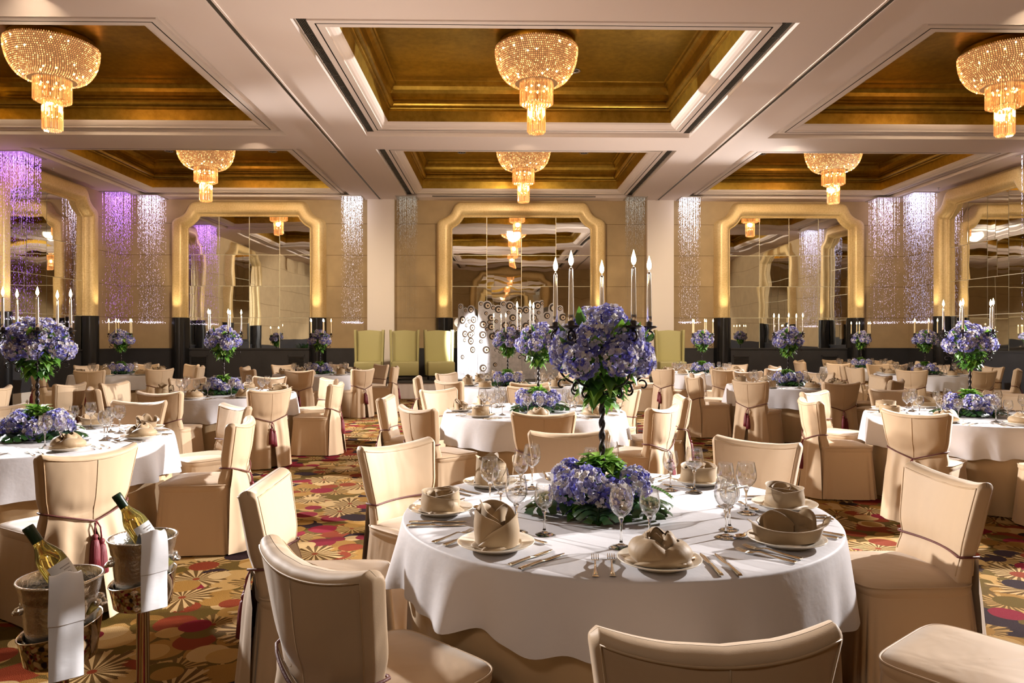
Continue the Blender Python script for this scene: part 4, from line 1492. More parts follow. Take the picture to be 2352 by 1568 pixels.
def cutlery_meshes():
    # length along +y (handle at -y), lying at z=0
    k = MB(); prof = []
    def strip(b, st, hz=0.0022):
        """st: (y, halfwidth, z, thickness)"""
        rows = []
        for y, w, z, th in st:
            rows.append([(-w, y, z), (-w * 0.6, y, z + th), (w * 0.6, y, z + th), (w, y, z), (w * 0.6, y, z - 0.0003), (-w * 0.6, y, z - 0.0003)])
        i = b.grid(rows, True)
        b.cap(i, 6, 0); b.cap(i + (len(rows) - 1) * 6, 6, 0, True)
    strip(k, [(-0.115, 0.0085, 0.001, 0.005), (-0.11, 0.009, 0.001, 0.006), (-0.05, 0.0065, 0.001, 0.006), (-0.018, 0.005, 0.001, 0.006), (-0.008, 0.007, 0.001, 0.006), (0.0, 0.006, 0.001, 0.003), (0.02, 0.010, 0.001, 0.0018), (0.08, 0.0105, 0.001, 0.0015), (0.105, 0.006, 0.001, 0.0012), (0.115, 0.001, 0.001, 0.001)])
    knife = k.mesh('dinner_knife', M['silver'])
    f = MB()
    strip(f, [(-0.105, 0.0105, 0.0015, 0.004), (-0.10, 0.011, 0.0015, 0.005), (-0.06, 0.007, 0.002, 0.005), (-0.02, 0.004, 0.006, 0.004), (0.015, 0.0035, 0.010, 0.004), (0.03, 0.006, 0.009, 0.003), (0.042, 0.0125, 0.005, 0.0022), (0.056, 0.0135, 0.003, 0.002)])
    for q in range(4):
        x = -0.0108 + q * 0.0072
        i0 = len(f.v)
        strip(f, [(0.054, 0.0024, 0.003, 0.002), (0.08, 0.002, 0.003, 0.002), (0.10, 0.0014, 0.008, 0.0016), (0.104, 0.0006, 0.0095, 0.001)])
        for i in range(i0, len(f.v)):
            f.v[i] = (f.v[i][0] + x, f.v[i][1], f.v[i][2])
    fork = f.mesh('dinner_fork', M['silver'])
    s = MB()
    strip(s, [(-0.095, 0.009, 0.0015, 0.004), (-0.09, 0.0095, 0.0015, 0.005), (-0.05, 0.006, 0.002, 0.004), (-0.01, 0.0035, 0.006, 0.003), (0.022, 0.0032, 0.008, 0.003), (0.034, 0.006, 0.006, 0.002)])
    rows = []
    for q in range(6):
        t = q / 5
        rows.append([(0.0195 * t * math.cos(2 * PI * k_ / 20), 0.062 + 0.030 * t * math.sin(2 * PI * k_ / 20) * (1.0 if math.sin(2 * PI * k_ / 20) < 0 else 0.9), 0.0015 + 0.007 * t * t) for k_ in range(20)])
    s.grid(rows, True, 0, True)
    s.grid([[(p[0], p[1], p[2] - 0.0012) for p in r] for r in rows], True, 0, True, True)
    spoon = s.mesh('dessert_spoon', M['silver'])
    return knife, fork, spoon


KNIFE, FORK, SPOON = cutlery_meshes()


# ================================================================== flowers
def hydrangea_mesh(seed, R=0.078, nfl=92):
    rnd = random.Random(seed)
    b = MB()
    for k in range(nfl):
        # fibonacci over most of the sphere
        zz = 1 - 1.62 * (k + 0.5) / nfl
        a = k * 2.399963 + rnd.uniform(-0.2, 0.2)
        rr = math.sqrt(max(0, 1 - zz * zz))
        d = Vector((rr * math.cos(a), rr * math.sin(a), zz)).normalized()
        q = d.to_track_quat('Z', 'Y').to_matrix().to_4x4()
        q = Matrix.Translation(d * R * rnd.uniform(0.84, 1.06)) @ q @ Matrix.Rotation(rnd.uniform(0, 6.28), 4, 'Z') @ Matrix.Rotation(rnd.uniform(-0.45, 0.45), 4, 'X') @ Matrix.Rotation(rnd.uniform(-0.45, 0.45), 4, 'Y')
        s = rnd.uniform(0.0135, 0.0185)
        c = len(b.v)
        b.v.append(tuple(q @ Vector((0, 0, -0.004))))
        for p in range(4):
            m = q @ Matrix.Rotation(p * PI / 2, 4, 'Z')
            pts = [(0.30 * s, -0.38 * s, 0.002), (0.72 * s, -0.56 * s, 0.007), (1.08 * s, -0.26 * s, 0.006 + rnd.uniform(-.003, .004)), (1.12 * s, 0.24 * s, 0.004 + rnd.uniform(-.003, .004)), (0.74 * s, 0.55 * s, 0.008), (0.30 * s, 0.38 * s, 0.002)]
            i = len(b.v)
            mid = len(b.v)
            b.v.append(tuple(m @ Vector((0.72 * s, 0, 0.0005))))
            b.v.extend([tuple(m @ Vector(v)) for v in pts])
            b.face((c, i + 1, mid), 0); b.face((c, mid, i + 6), 0)
            for z in range(1, 6):
                b.face((mid, i + z, i + z + 1), 0)
    core = len(b.v)
    return b.mesh('hydrangea_head', M['hydrangea'])


HYD = [hydrangea_mesh(s) for s in (1, 2, 3)]


def leaf(b, pos, direc, up, L, W, curl=0.3, mi=0, lobed=False):
    """one leaf, folded along its midrib"""
    d = Vector(direc).normalized(); u = Vector(up)
    s = d.cross(u)
    if s.length < 1e-4: s = d.orthogonal()
    s.normalize(); u = s.cross(d).normalized()
    prof = [(0.0, 0.04), (0.15, 0.62), (0.35, 1.0), (0.6, 0.84), (0.82, 0.44), (1.0, 0.02)]
    if lobed: prof = [(0.0, 0.10), (0.10, 0.80), (0.28, 1.0), (0.40, 0.62), (0.55, 0.74), (0.72, 0.36), (1.0, 0.02)]
    rows = []
    for t, w in prof:
        c = Vector(pos) + d * (L * t) - u * (curl * L * t * t)
        rows.append([tuple(c - s * (W * w) + u * (W * w * 0.35)), tuple(c), tuple(c + s * (W * w) + u * (W * w * 0.35))])
    b.grid(rows, False, mi, True)


def foliage_collar(seed, n, zc, rad, hgt, L, down=True):
    """ring of leaves under the flower ball, trailing down the stem"""
    rnd = random.Random(seed); b = MB()
    for k in range(n):
        a = k * 2.399963 + rnd.uniform(-0.3, 0.3)
        t = rnd.random()
        r = rad * (1 - 0.85 * t) * rnd.uniform(0.6, 1.0)
        z = zc - hgt * t
        p = (r * math.cos(a), r * math.sin(a), z)
        e = rnd.uniform(-0.9, 0.3) if down else rnd.uniform(-0.2, 0.9)
        d = (math.cos(a + rnd.uniform(-0.7, 0.7)), math.sin(a + rnd.uniform(-0.7, 0.7)), e)
        leaf(b, p, d, (0, 0, 1), L * rnd.uniform(0.7, 1.25), L * 0.50 * rnd.uniform(0.8, 1.2), rnd.uniform(0.1, 0.6), 0 if rnd.random() < (0.75 if down else 0.5) else 1, True)
    return b.mesh('foliage', [M['leaf'], M['lime']])


def foliage_crown(seed):
    """dense tuft of light leaves round the stem above the low flowers, darker leaves between them"""
    rnd = random.Random(seed); b = MB()
    for k in range(120):
        a = k * 2.399963 + rnd.uniform(-0.3, 0.3); t = rnd.random()
        r = 0.035 + 0.085 * t; z = 0.985 - 0.075 * t * t + rnd.uniform(-0.03, 0.02)
        d = (math.cos(a), math.sin(a), rnd.uniform(0.0, 1.1) * (1 - 0.5 * t))
        leaf(b, (r * 0.6 * math.cos(a), r * 0.6 * math.sin(a), z - 0.02), d, (0, 0, 1), 0.062 * rnd.uniform(0.7, 1.2), 0.032 * rnd.uniform(0.8, 1.2), rnd.uniform(0.1, 0.7), 1 if rnd.random() < 0.55 else 0, True)
    for k in range(60):
        a = rnd.uniform(0, 6.28); r = rnd.uniform(0.07, 0.19); z = 0.93 - 0.75 * r + rnd.uniform(-0.03, 0.02)
        leaf(b, (r * math.cos(a), r * math.sin(a), z), (math.cos(a), math.sin(a), rnd.uniform(-0.5, 0.4)), (0, 0, 1), 0.07, 0.026, 0.4, 0)
    return b.mesh('foliage', [M['leaf'], M['lime']])


def monstera_mesh(L=0.27, W=0.13):
    b = MB()
    # split leaf: lobes as fingers from the midrib, joined near it
    NL = 7
    for side in (-1, 1):
        for k in range(NL):
            t0 = k / NL; t1 = (k + 0.80) / NL
            rows = []
            for w in range(6):
                f = w / 5
                row = []
                for t in (t0, (t0 + t1) / 2, t1):
                    tt = t if w else min(1, t + 0.02)
                    wid = W * math.sin(PI * min(1, 0.16 + 0.80 * t)) ** 0.8
                    y = L * (tt - 0.02) + f * 0.045 * (0.6 - t) * -1.0 + f * L * 0.06
                    if f > 0.75: y = L * ((t0 + t1) / 2) + (y - L * ((t0 + t1) / 2)) * (1 - (f - 0.75) * 1.6) + 0.01
                    x = side * wid * f
                    z = 0.020 + 0.028 * math.sin(PI * f * 0.7) - 0.045 * f * f + 0.03 * math.sin(PI * t) - 0.02 * t
                    row.append((x, y, max(0.003, z)))
                rows.append(row)
            b.grid(rows, False, 0, True, side < 0)
        # web that joins the lobes
        rows = []
        for k in range(15):
            t = k / 14
            wid = W * math.sin(PI * min(1, 0.16 + 0.80 * t)) ** 0.8
            z = 0.020 + 0.03 * math.sin(PI * t) - 0.02 * t
            rows.append([(0, L * t, max(0.003, z)), (side * wid * 0.42, L * t + 0.006, max(0.003, z + 0.008))])
        b.grid(rows, False, 0, True, side > 0)
    b.tube([(0, -0.10, 0.03), (0, -0.03, 0.03), (0, L * 0.5, 0.046), (0, L * 0.98, 0.010)], 0.0025, 5)
    return b.mesh('monstera_leaf', M['monstera'])


MONS = monstera_mesh()
FOL_TOP = [foliage_collar(s, 135, 1.445, 0.165, 0.225, 0.078) for s in (1, 2)]
FOL_BASE = [foliage_crown(s) for s in (5, 6)]
# higher leaves in between the heads
def between_leaves(seed):
    rnd = random.Random(seed); b = MB()
    for k in range(16):
        a = rnd.uniform(0, 6.28); e = rnd.uniform(-0.2, 0.9)
        d = Vector((math.cos(a) * math.cos(e), math.sin(a) * math.cos(e), math.sin(e)))
        p = Vector((0, 0, 1.47)) + Vector((d.x * 0.13, d.y * 0.13, d.z * 0.08))
        leaf(b, p, d + Vector((0, 0, 0.5)), d, 0.105, 0.036, 0.1, 0 if rnd.random() < .7 else 1)
    return b.mesh('leaf_sprays', [M['leaf'], M['lime']])
FOL_MID = between_leaves(9)


def sprig_mesh():
    b = MB(); pts = [(0.10, 0, 0.84), (0.18, 0.01, 0.87), (0.25, 0.0, 0.855), (0.30, -0.01, 0.82)]
    P = smooth_path(pts, 6); b.tube(P, 0.0015, 4)
    for i in range(2, len(P) - 1):
        for s in (-1, 1):
            leaf(b, P[i], (0.5, s * 1.0, 0.4), (0, 0, 1), 0.022, 0.007, 0.1)
    return b.mesh('sprig', M['leaf'])


SPRIG = sprig_mesh()


def candelabra_meshes():
    b = MB()
    # twisted stem from the base plate up to the flower cage
    rows = []
    for k in range(121):
        z = 0.006 + 1.40 * k / 120
        tw = z * 30
        row = []
        for q in range(16):
            a = 2 * PI * q / 16
            r = 0.0115 * (1 + 0.30 * math.cos(2 * a)) if 0.12 < z < 1.30 else 0.011
            row.append((r * math.cos(a + tw), r * math.sin(a + tw), z))
        rows.append(row)
    b.grid(rows, True)
    stem_m = b.mesh('twisted_stem', M['iron'])
    b = MB(); b.lathe([(0.001, 0), (0.105, 0), (0.105, 0.008), (0.06, 0.014), (0.02, 0.03), (0.012, 0.05)], 32); base = b.mesh('base_plate', M['iron'])

    # one arm in the xz plane
    def spiral(cx, cz, r0, r1, a0, a1, n=22):
        return [(cx + (r0 + (r1 - r0) * i / n) * math.cos(a0 + (a1 - a0) * i / n), 0, cz + (r0 + (r1 - r0) * i / n) * math.sin(a0 + (a1 - a0) * i / n)) for i in range(n + 1)]
    arm = MB()
    s_curve = smooth_path([(0.012, 0, 1.245), (0.05, 0, 1.262), (0.10, 0, 1.285), (0.155, 0, 1.305), (0.192, 0, 1.345), (0.197, 0, 1.40), (0.186, 0, 1.455), (0.187, 0, 1.495)], 6)
    top = spiral(0.2145, 1.497, 0.0275, 0.010, PI, PI - 1.55 * 2 * PI * 0.78)
    arm.tube([tuple(p) for p in s_curve] + top[1:], 0.0048, 7)
    low = spiral(0.118, 1.258, 0.026, 0.009, PI * 0.45, PI * 0.45 - 1.35 * PI)
    arm.tube(low, 0.0045, 7)
    low2 = spiral(0.185, 1.285, 0.024, 0.009, PI * 0.75, PI * 0.75 - 1.45 * PI)
    arm.tube(low2, 0.0042, 7)
    armm = arm.mesh('scroll_arm', M['iron'])
    cup = MB()
    cup.lathe([(0.001, 0.0), (0.008, 0.0), (0.014, 0.006), (0.030, 0.010), (0.036, 0.016), (0.034, 0.018), (0.016, 0.013), (0.0145, 0.014), (0.0145, 0.034), (0.0128, 0.034), (0.0128, 0.016), (0.001, 0.015)], 24, (0.2145, 0, 1.5245))
    cupm = cup.mesh('candle_cup', M['iron'])
    ca = MB(); ca.lathe([(0.001, 0), (0.0122, 0), (0.0118, 0.05), (0.0098, 0.17), (0.0082, 0.226), (0.0066, 0.236), (0.003, 0.241), (0.001, 0.2415)], 20)
    body = ca.mesh('taper_candle', M['candle'])
    ca = MB(); ca.lathe([(0.001, 0), (0.0122, 0), (0.0118, 0.05), (0.0098, 0.17), (0.0082, 0.226), (0.0066, 0.236), (0.003, 0.241), (0.001, 0.2415)], 14)
    body2 = ca.mesh('ivory_taper_candle', M['ivory_candle'])
    fl = MB(); fl.lathe([(0.0005, 0.246), (0.0060, 0.250), (0.0100, 0.261), (0.0095, 0.274), (0.0062, 0.287), (0.0028, 0.299), (0.0003, 0.308)], 14)
    flame = fl.mesh('flame', M['flame'])
    wk = MB(); wk.tube([(0, 0, 0.240), (0.0005, 0, 0.246), (0.0012, 0, 0.252)], 0.0008, 5); wick = wk.mesh('wick', M['wick'])
    return stem_m, base, armm, cupm, body, body2, flame, wick


CD = candelabra_meshes()


def centrepiece(x, y, rz, where, seed, ivory=False, z=0.752, lights=False):
    rnd = random.Random(seed)
    r = empty('candelabra', (x, y, z - 0.75 + 0.752 - 0.752), rz)
    r.location.z = z
    tag(r, 'tall twisted black iron candelabra with five scrolled arms on the ' + where, 'candelabra', 'candelabra centrepieces')
    dz = -0.75
    child('twisted_stem', CD[0], r); child('base_plate', CD[1], r)
    # the arms hold at heights measured from the floor, so shift by the table height
    for k in range(5):
        a = 2 * PI * k / 5
        arm = child('scroll_arm', CD[2], r, loc=(0, 0, dz), rot=(0, 0, a))
        child('candle_cup', CD[3], arm)
    # stem mesh is 1.4 m tall; squash to the 0.62 m above the table
    r_st = KIDS[r.name][0]; r_st.scale = (1, 1, 0.52)
    spots = ['front', 'front', 'rear', 'rear', 'side']
    for k in range(5):
        a = 2 * PI * k / 5 + rz
        cx, cy = x + 0.2145 * math.cos(a), y + 0.2145 * math.sin(a)
        # position words by what one sees: order from west to east
        c = inst('taper_candle', CD[5] if ivory else CD[4], None, (cx, cy, 1.5245 + 0.0155 + z - 0.75))
        order = sorted(range(5), key=lambda q: math.cos(2 * PI * q / 5 + rz) * 1.0 - 0.0 * q)
        pos = ['first', 'second', 'third', 'fourth', 'fifth'][order.index(k)]
        tag(c, ('ivory' if ivory else 'silver') + ' lit taper candle, %s from the left of the candelabra on the %s' % (pos, where), 'candle', 'taper candles in the candelabra')
        child('flame', CD[6], c); child('wick', CD[7], c)
    # flower ball
    f = empty('hydrangea_ball', (x, y, z), rz + 0.4)
    tag(f, 'blue and white hydrangea ball high in the candelabra on the ' + where, 'bouquet', 'hydrangea balls')
    heads = []
    for (ring_z, ring_r, n, off) in ((1.415, 0.172, 7, 0.0), (1.495, 0.135, 6, 0.5), (1.560, 0.055, 3, 0.2)):
        for k in range(n):
            a = 2 * PI * (k + off) / n + rnd.uniform(-0.12, 0.12)
            heads.append((ring_r * math.cos(a) * rnd.uniform(0.9, 1.08), ring_r * math.sin(a) * rnd.uniform(0.9, 1.08), ring_z + rnd.uniform(-0.02, 0.02)))
    for p in heads:
        d = Vector((p[0], p[1], (p[2] - 1.42) * 1.2)).normalized()
        e = d.to_track_quat('Z', 'Y').to_euler()
        s = rnd.uniform(0.80, 0.98)
        child('hydrangea_head', HYD[rnd.randrange(3)], f, loc=(p[0], p[1], p[2] + dz), rot=e, scale=(s, s, s * 0.92))
    child('foliage_collar', FOL_TOP[seed % 2], f, loc=(0, 0, dz)); child('leaf_sprays', FOL_MID, f, loc=(0, 0, dz))
    # base arrangement
    g = empty('hydrangea_base_arrangement', (x, y, z), rz + 0.15)
    tag(g, 'low hydrangea arrangement on monstera leaves, ' + where, 'bouquet', 'low hydrangea arrangements')
    for k in range(8):
        a = 2 * PI * k / 8 + rnd.uniform(-0.15, 0.15)
        up = k % 2
        rr = 0.155 if up else 0.175
        p = Vector((rr * math.cos(a) * rnd.uniform(0.9, 1.05), rr * math.sin(a) * rnd.uniform(0.9, 1.05), 0.135 if up else 0.085))
        d = Vector((p.x, p.y, 0.09)).normalized()
        s = rnd.uniform(0.84, 1.0)
        child('hydrangea_head', HYD[rnd.randrange(3)], g, loc=p, rot=d.to_track_quat('Z', 'Y').to_euler(), scale=(s, s, s))
    child('foliage_crown', FOL_BASE[seed % 2], g, loc=(0, 0, dz))
    child('sprig', SPRIG, g, loc=(0, 0, dz - 0.02), rot=(0, 0, rnd.uniform(-0.3, 0.5) - rz))
    for k in range(6):
        a = 2 * PI * k / 6 + rnd.uniform(-0.2, 0.2)
        s = rnd.uniform(0.85, 1.05)
        child('monstera_leaf', MONS, g, loc=(0.07 * math.cos(a), 0.07 * math.sin(a), 0.002 + 0.004 * k), rot=(0, 0, a - PI / 2), scale=(s, s, s))


# ================================================================== laid tables
R0 = 0.905
CL = [cloth_mesh(R0, 0.27, s) for s in (2, 3, 4)]
CL1 = cloth_mesh(R0, 0.29, 7, hem=lambda a: 0.04 * math.cos(a - 0.35) - 0.03 * max(0, -math.sin(a)), nf=(13, 21, 33), amp=0.036, seg=320)
UN = [underlay_mesh(0.868, s) for s in (1, 2)]
SECT = ['east', 'north-east', 'far', 'north-west', 'west', 'south-west', 'near', 'south-east']
SECT = ['right hand', 'far right', 'far', 'far left', 'left hand', 'near left', 'near', 'near right']


def sector(deg):
    return SECT[int(round((deg % 360) / 45.0)) % 8]


def table(x, y, where, phase=0.0, seed=1, chairs=8, cutlery=2, glasses=True, over=None, skip=(), cp=(0, 0), cprot=0.0, ivory=False, rchair=1.44, front=False):
    rnd = random.Random(seed)
    over = over or {}
    t = empty('banquet_table', (x, y, 0))
    tag(t, 'round banquet table under floor length champagne underlay, ' + where, 'table', 'round banquet tables')
    child('underlay', UN[seed % 2], t)['label'] = 'champagne satin underlay hanging to the floor'
    c = inst('tablecloth', CL1 if front else CL[seed % 3], None, (x, y, 0.751), (0, 0, 0 if front else seed * 1.7))
    tag(c, 'white round overlay tablecloth with rippled hem on the ' + where, 'tablecloth', 'white round tablecloths')
    centrepiece(x + cp[0], y + cp[1], cprot, where, seed, ivory, 0.752)
    for k in range(8):
        deg = phase + 45 * k
        s = sector(deg - phase + (0 if abs(phase) < 22.5 else phase))
        a = math.radians(deg)
        if k not in skip:
            dx, dy, dr = over.get(k, (0, 0, 0))
            cx = x + rchair * math.cos(a) + dx; cy = y + rchair * math.sin(a) + dy
            rz = a + PI / 2 + math.radians(dr) + (0 if front else rnd.uniform(-0.10, 0.10))
            chair(cx, cy, rz, 'champagne satin slipcovered chair at the %s seat of the %s' % (s, where), 'slipcovered banquet chairs')
        rad = Vector((math.cos(a), math.sin(a), 0)); tan = Vector((-math.sin(a), math.cos(a), 0))
        o = Vector((x, y, 0))

        def at(r, tt, z=0.752):
            p = o + rad * r + tan * tt
            return (p.x, p.y, z)
        facing = a + PI / 2
        p = inst('dinner_plate', PLATE, None, at(0.745, rnd.uniform(-.01, .01), 0.7525), (0, 0, rnd.uniform(0, 6)))
        tag(p, 'ivory china plate, %s place of the %s' % (s, where), 'plate', 'china plates')
        sty = {0: 2, 1: 2, 2: 0, 3: 1, 4: 2, 5: 1, 6: 0, 7: 3}[k] if front else rnd.choice([0, 0, 1, 2, 3])
        rot = {0: 1.2, 1: 0.5, 2: 0.1, 3: 2.0, 4: -1.2, 5: 0.6, 6: 2.6, 7: 0.1}[k] if front else rnd.uniform(0, 6.28)
        nn = ['rose-folded', 'tall wrapped', 'cup-folded', 'boat-folded'][sty]
        q = inst('folded_napkin', NAP[sty], None, (p.location.x, p.location.y, 0.7545), (0, 0, rot))
        tag(q, '%s taupe satin napkin, %s place of the %s' % (nn, s, where), 'napkin', 'taupe folded napkins')
        if glasses:
            for gi, (r, tt) in enumerate(((0.535, -0.085), (0.50, 0.030))):
                g = inst('wine_glass', GL[gi], None, at(r + rnd.uniform(-.015, .015), tt + rnd.uniform(-.012, .012), 0.753), (0, 0, rnd.uniform(0, 6)))
                tag(g, '%s stemmed wine glass, %s place of the %s' % (('taller', 'shorter')[gi], s, where), 'wine glass', 'stemmed wine glasses')
        if cutlery >= 1:
            items = [('dinner_fork', FORK, 0.75, -0.212, 'outer silver fork left', 0), ('dinner_fork', FORK, 0.75, -0.158, 'inner silver fork left', 0),
                     ('dinner_knife', KNIFE, 0.75, 0.168, 'inner silver knife right', 0), ('dinner_knife', KNIFE, 0.755, 0.222, 'outer silver knife right', 0)]
            if cutlery >= 2: items.append(('dessert_spoon', SPOON, 0.590, 0.01, 'silver dessert spoon above', 90))
            for nm, me, r, tt, lb, ro in items:
                jit = rnd.uniform(-0.06, 0.06)
                if front and k == 6 and nm == 'dinner_fork': jit = -0.16
                e = inst(nm, me, None, at(r, tt, 0.7535), (0, 0, facing + math.radians(ro) + jit))
                tag(e, '%s of the plate, %s place of the %s' % (lb, s, where), nm.split('_')[1], 'silver cutlery')


T1 = (0.50, 3.086)
table(T1[0], T1[1], 'front table', 2, 1, cutlery=2, cp=(-0.055, -0.005), cprot=math.radians(10), front=True, rchair=1.43, over={6: (-0.10, -0.13, 0), 7: (0.10, -0.07, -9)})
table(-3.36, 5.30, 'left front table', 0, 2, cutlery=2, cprot=0.25, over={7: (0.12, -0.38, 8), 0: (0.02, -0.1, 0)})
table(0.36, 7.20, 'centre table', 0, 3, cutlery=1, cp=(0.04, 0), cprot=0.5)
table(0.28, 10.9, 'stage side table', 5, 4, cutlery=0, cp=(-0.14, 0), cprot=0.8)
table(-3.57, 9.40, 'second left table', -5, 5, cutlery=1, cprot=0.3)
table(-7.49, 14.4, 'left corner table', 8, 6, cutlery=0, cprot=1.0, ivory=True)
table(-3.56, 14.4, 'left pilaster table', 0, 7, cutlery=0, cprot=0.2, ivory=True)
table(4.45, 6.70, 'right front table', -3, 8, cutlery=2, cprot=0.1)
table(4.41, 10.86, 'second right table', 4, 9, cutlery=1, cprot=0.6)
table(4.13, 14.5, 'right pilaster table', 0, 10, cutlery=0, cprot=0.9, ivory=True)
table(8.66, 17.0, 'right mirror table', 0, 11, cutlery=0, cprot=0.3, ivory=True)
table(8.40, 14.0, 'right corner table', 6, 12, cutlery=0, cprot=0.7, ivory=True)
# two chairs of a table that stands beyond the frame
chair(-6.05, 8.75, math.radians(100), 'champagne chair at the left border seen half behind the left table', 'slipcovered banquet chairs')
chair(-5.55, 9.35, math.radians(80), 'champagne chair near the left border, standing alone behind the left table', 'slipcovered banquet chairs')
# ================================================================== wine coolers in front on the left
def wine_cooler(x, y, s, which, tilt, nap_ang, ht=0.0):
    st = empty('wine_cooler_stand', (x, y, 0)); tag(st, 'polished steel pole stand carrying the %s ice bucket' % which, 'stand', 'wine cooler stands')
    b = MB(); b.lathe([(0.001, 0.0), (0.14, 0.0), (0.14, 0.012), (0.11, 0.022), (0.03, 0.034), (0.024, 0.05)], 40); child('base_disc', b.mesh('base_disc', M['chrome']), st)
    b = MB(); b.lathe([(0.021, 0.04), (0.021, 0.565), (0.03, 0.572)], 24); child('pole', b.mesh('pole', M['chrome']), st)
    b = MB()
    rows = []
    for r, z, tl in ((0.02, 0.570, 0), (0.085, 0.568, 0), (0.092, 0.574, 0), (0.099, 0.62, 0.2), (0.106, 0.665, 1), (0.109, 0.667, 1), (0.107, 0.670, 1), (0.103, 0.665, 1), (0.096, 0.62, 0.2), (0.088, 0.580, 0), (0.001, 0.578, 0)):
        rows.append([(r * math.cos(2 * PI * k / 48), r * math.sin(2 * PI * k / 48), z + tl * 0.022 * math.cos(2 * PI * k / 48 - 0.5)) for k in range(48)])
    b.grid(rows, True)
    child('collar', b.mesh('collar', M['chrome']), st)
    # bucket
    bk = empty('ice_bucket', (x, y, 0.582)); tag(bk, 'frosted hammered silver ice bucket, the %s of two, with ring handles' % which, 'ice bucket', 'ice buckets')
    b = MB(); b.lathe([(0.001, 0.0), (0.072, 0.0), (0.076, 0.004), (0.090, 0.10), (0.096, 0.165), (0.0965, 0.172), (0.100, 0.176), (0.104, 0.20), (0.108, 0.216), (0.112, 0.220), (0.1115, 0.225), (0.107, 0.226), (0.103, 0.222), (0.098, 0.19), (0.091, 0.15), (0.074, 0.01), (0.001, 0.008)], 56)
    child('body', b.mesh('bucket_body', M['hammered']), bk)
    for sx in (-1, 1):
        b = MB()
        b.tube([(sx * (0.094 + 0.020 * math.sin(a)), -0.026 * math.cos(a) * 1.0, 0.146 - 0.012 * math.sin(a)) for a in [PI * k / 12 for k in range(13)]], 0.006, 8)
        b.lathe([(0.001, -0.012), (0.012, -0.008), (0.014, 0.0), (0.012, 0.008), (0.001, 0.012)], 12, (sx * 0.095, -0.026, 0.146)); b.lathe([(0.001, -0.012), (0.012, -0.008), (0.014, 0.0), (0.012, 0.008), (0.001, 0.012)], 12, (sx * 0.095, 0.026, 0.146))
        child('handle', b.mesh('bucket_handle', M['hammered']), bk, rot=(0, 0, 0.35))
    # ice: countless cubes as one heap
    rnd = random.Random(5 + int(s * 10)); b = MB()
    for k in range(46):
        a = rnd.uniform(0, 6.28); rr = 0.082 * math.sqrt(rnd.random())
        mt = Matrix.Translation((rr * math.cos(a), rr * math.sin(a), 0.165 + rnd.uniform(-0.02, 0.018))) @ Euler((rnd.uniform(0, 3), rnd.uniform(0, 3), rnd.uniform(0, 3))).to_matrix().to_4x4()
        h = rnd.uniform(0.009, 0.014); b.box((-h, -h, -h), (h, h, h), 0, mt)
    o = inst('ice_cubes', b.mesh('ice_cubes', M['ice']), None, (x, y, 0.582)); tag(o, 'heap of ice cubes inside the %s ice bucket' % which, 'ice', None, 'stuff')
    # bottle
    ax = Vector((-0.50, -0.06, 0.80)).normalized()
    q = Vector((0, 0, 1)).rotation_difference(ax)
    bt = inst_empty_q('wine_bottle', (x + 0.076, y + 0.005, 0.695), q)
    tag(bt, 'white wine bottle with green capsule and white label, leaning in the %s ice bucket' % which, 'bottle', 'white wine bottles')
    prof = [(0.001, 0.004), (0.030, 0.0), (0.0365, 0.006), (0.0375, 0.02), (0.0375, 0.178), (0.036, 0.196), (0.030, 0.214), (0.021, 0.232), (0.0155, 0.246), (0.0138, 0.26), (0.0138, 0.296), (0.001, 0.297)]
    b = MB(); b.lathe(prof, 36); child('glass_body', b.mesh('bottle_glass', M['white_wine']), bt)['label'] = 'pale green bottle glass full of white wine'
    b = MB(); b.lathe([(0.0146, 0.252), (0.0152, 0.254), (0.0150, 0.285), (0.0158, 0.287), (0.0158, 0.302), (0.0145, 0.306), (0.001, 0.306)], 28); child('capsule', b.mesh('capsule', M['capsule']), bt)['label'] = 'dark green capsule'
    lb = MB()
    a0 = -0.35
    def band(z0, z1, span, r, mi):
        rows = [[(r * math.cos(a0 - span / 2 + span * k / 20), r * math.sin(a0 - span / 2 + span * k / 20), z) for k in range(21)] for z in (z0, z1)]
        lb.grid(rows, False, mi)
    lb_span = 2.3
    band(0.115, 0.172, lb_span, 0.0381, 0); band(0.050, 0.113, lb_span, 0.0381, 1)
    # illegibly small print and round crest on the label
    for z, sp in ((0.155, 0.9), (0.146, 0.55)): 
        for w in range(int(sp * 16)):
            c = -sp / 2 + sp * (w + 0.5) / int(sp * 16)
            rr = [[(0.0384 * math.cos(a0 + c + d), 0.0384 * math.sin(a0 + c + d), zz) for d in (-0.018, 0.018)] for zz in (z - 0.0016, z + 0.0016)]
            lb.grid(rows=rr, mi=2)
    for sp, z in ((0.5, 0.122), (0.4, 0.119)):
        rr = [[(0.0384 * math.cos(a0 + d), 0.0384 * math.sin(a0 + d), zz) for d in (-sp / 2, -sp / 4, 0, sp / 4, sp / 2)] for zz in (z - 0.0007, z + 0.0007)]
        lb.grid(rows=rr, mi=2)
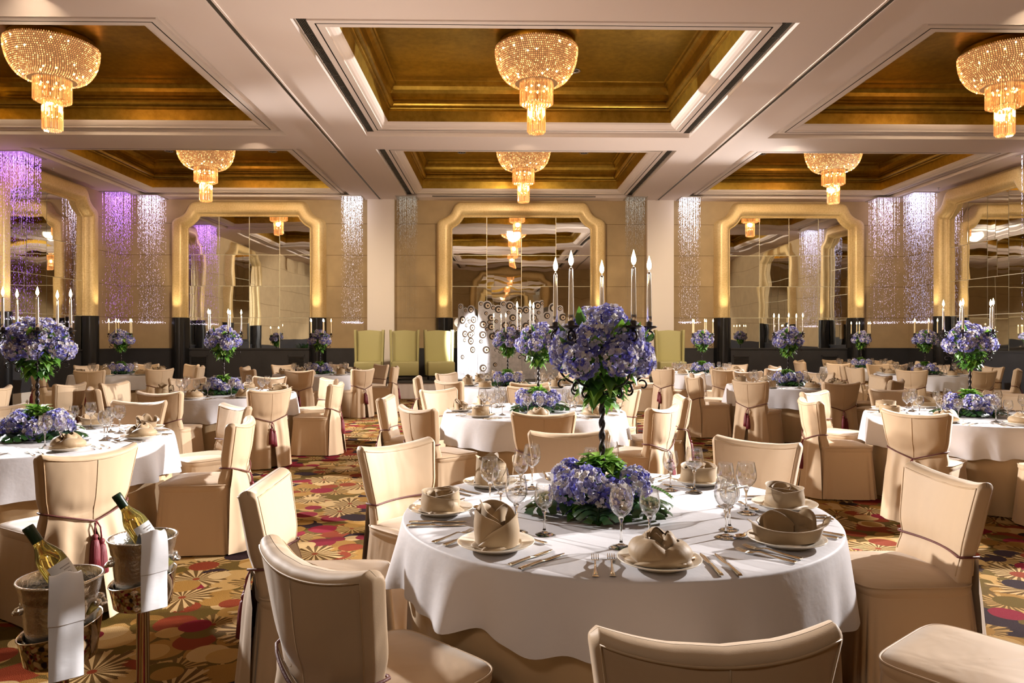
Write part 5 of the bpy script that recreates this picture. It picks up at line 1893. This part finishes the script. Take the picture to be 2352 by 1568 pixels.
    lb.tube([(0.0384 * math.cos(a0 + 0.12 * math.cos(t)), 0.0384 * math.sin(a0 + 0.12 * math.cos(t)), 0.133 + 0.0045 * math.sin(t)) for t in [2 * PI * k / 14 for k in range(14)]], 0.0006, 4, 2, False, True)
    child('paper_label', lb.mesh('paper_label', [M['paper'], M['paper_dim'], M['ink']]), bt)['label'] = 'white paper label with small print'
    # folded towel over the rim
    tw = MB()
    path = [(0.045, 0.205), (0.075, 0.240), (0.100, 0.252), (0.118, 0.240), (0.124, 0.205), (0.121, 0.15), (0.118, 0.09), (0.118, 0.03), (0.119, -0.03 if which == 'nearer' else 0.0)]
    P = smooth_path([(p[0], 0, p[1]) for p in path], 4)
    for lay, (wd, cut) in enumerate(((0.042, len(P)), (0.044, int(len(P) * 0.72)))):
        rows = []
        for i, p in enumerate(P[:cut]):
            t = i / (len(P) - 1)
            w = wd * (0.80 + 0.20 * min(1, t * 1.6)) * (1 if lay == 0 else 1.0)
            row = []
            for k in range(9):
                u = -1 + k / 4
                row.append((p.x + 0.004 * lay - 0.010 * u * u + 0.003 * math.sin(u * 3 + t * 5), u * w, p.z + 0.004 * lay + 0.012 * math.exp(-((t - 0.28) / 0.12) ** 2) * (0.5 + 0.5 * math.cos(u * 4))))
            rows.append(row)
        back = [[(q_[0] - 0.003, q_[1], q_[2] - 0.003) for q_ in r] for r in rows]
        tw.grid(rows, False, 0, True); tw.grid(back, False, 0, True, True)
        tw.grid([[r[0] for r in rows], [r[0] for r in back]]); tw.grid([[r[-1] for r in rows], [r[-1] for r in back]])
        tw.grid([rows[-1], back[-1]])
    o = inst('folded_towel', tw.mesh('folded_towel', M['towel']), None, (x, y, 0.582), (0, 0, nap_ang)); tag(o, 'white folded towel hanging over the rim of the %s ice bucket' % which, 'towel', 'white towels')


def inst_empty_q(name, loc, q):
    o = empty(name, loc); o.rotation_mode = 'QUATERNION'; o.rotation_quaternion = q
    return o


wine_cooler(-1.265, 2.10, 1, 'nearer', 0, math.radians(-52))
wine_cooler(-1.235, 2.52, 2, 'farther', 0, math.radians(-46))
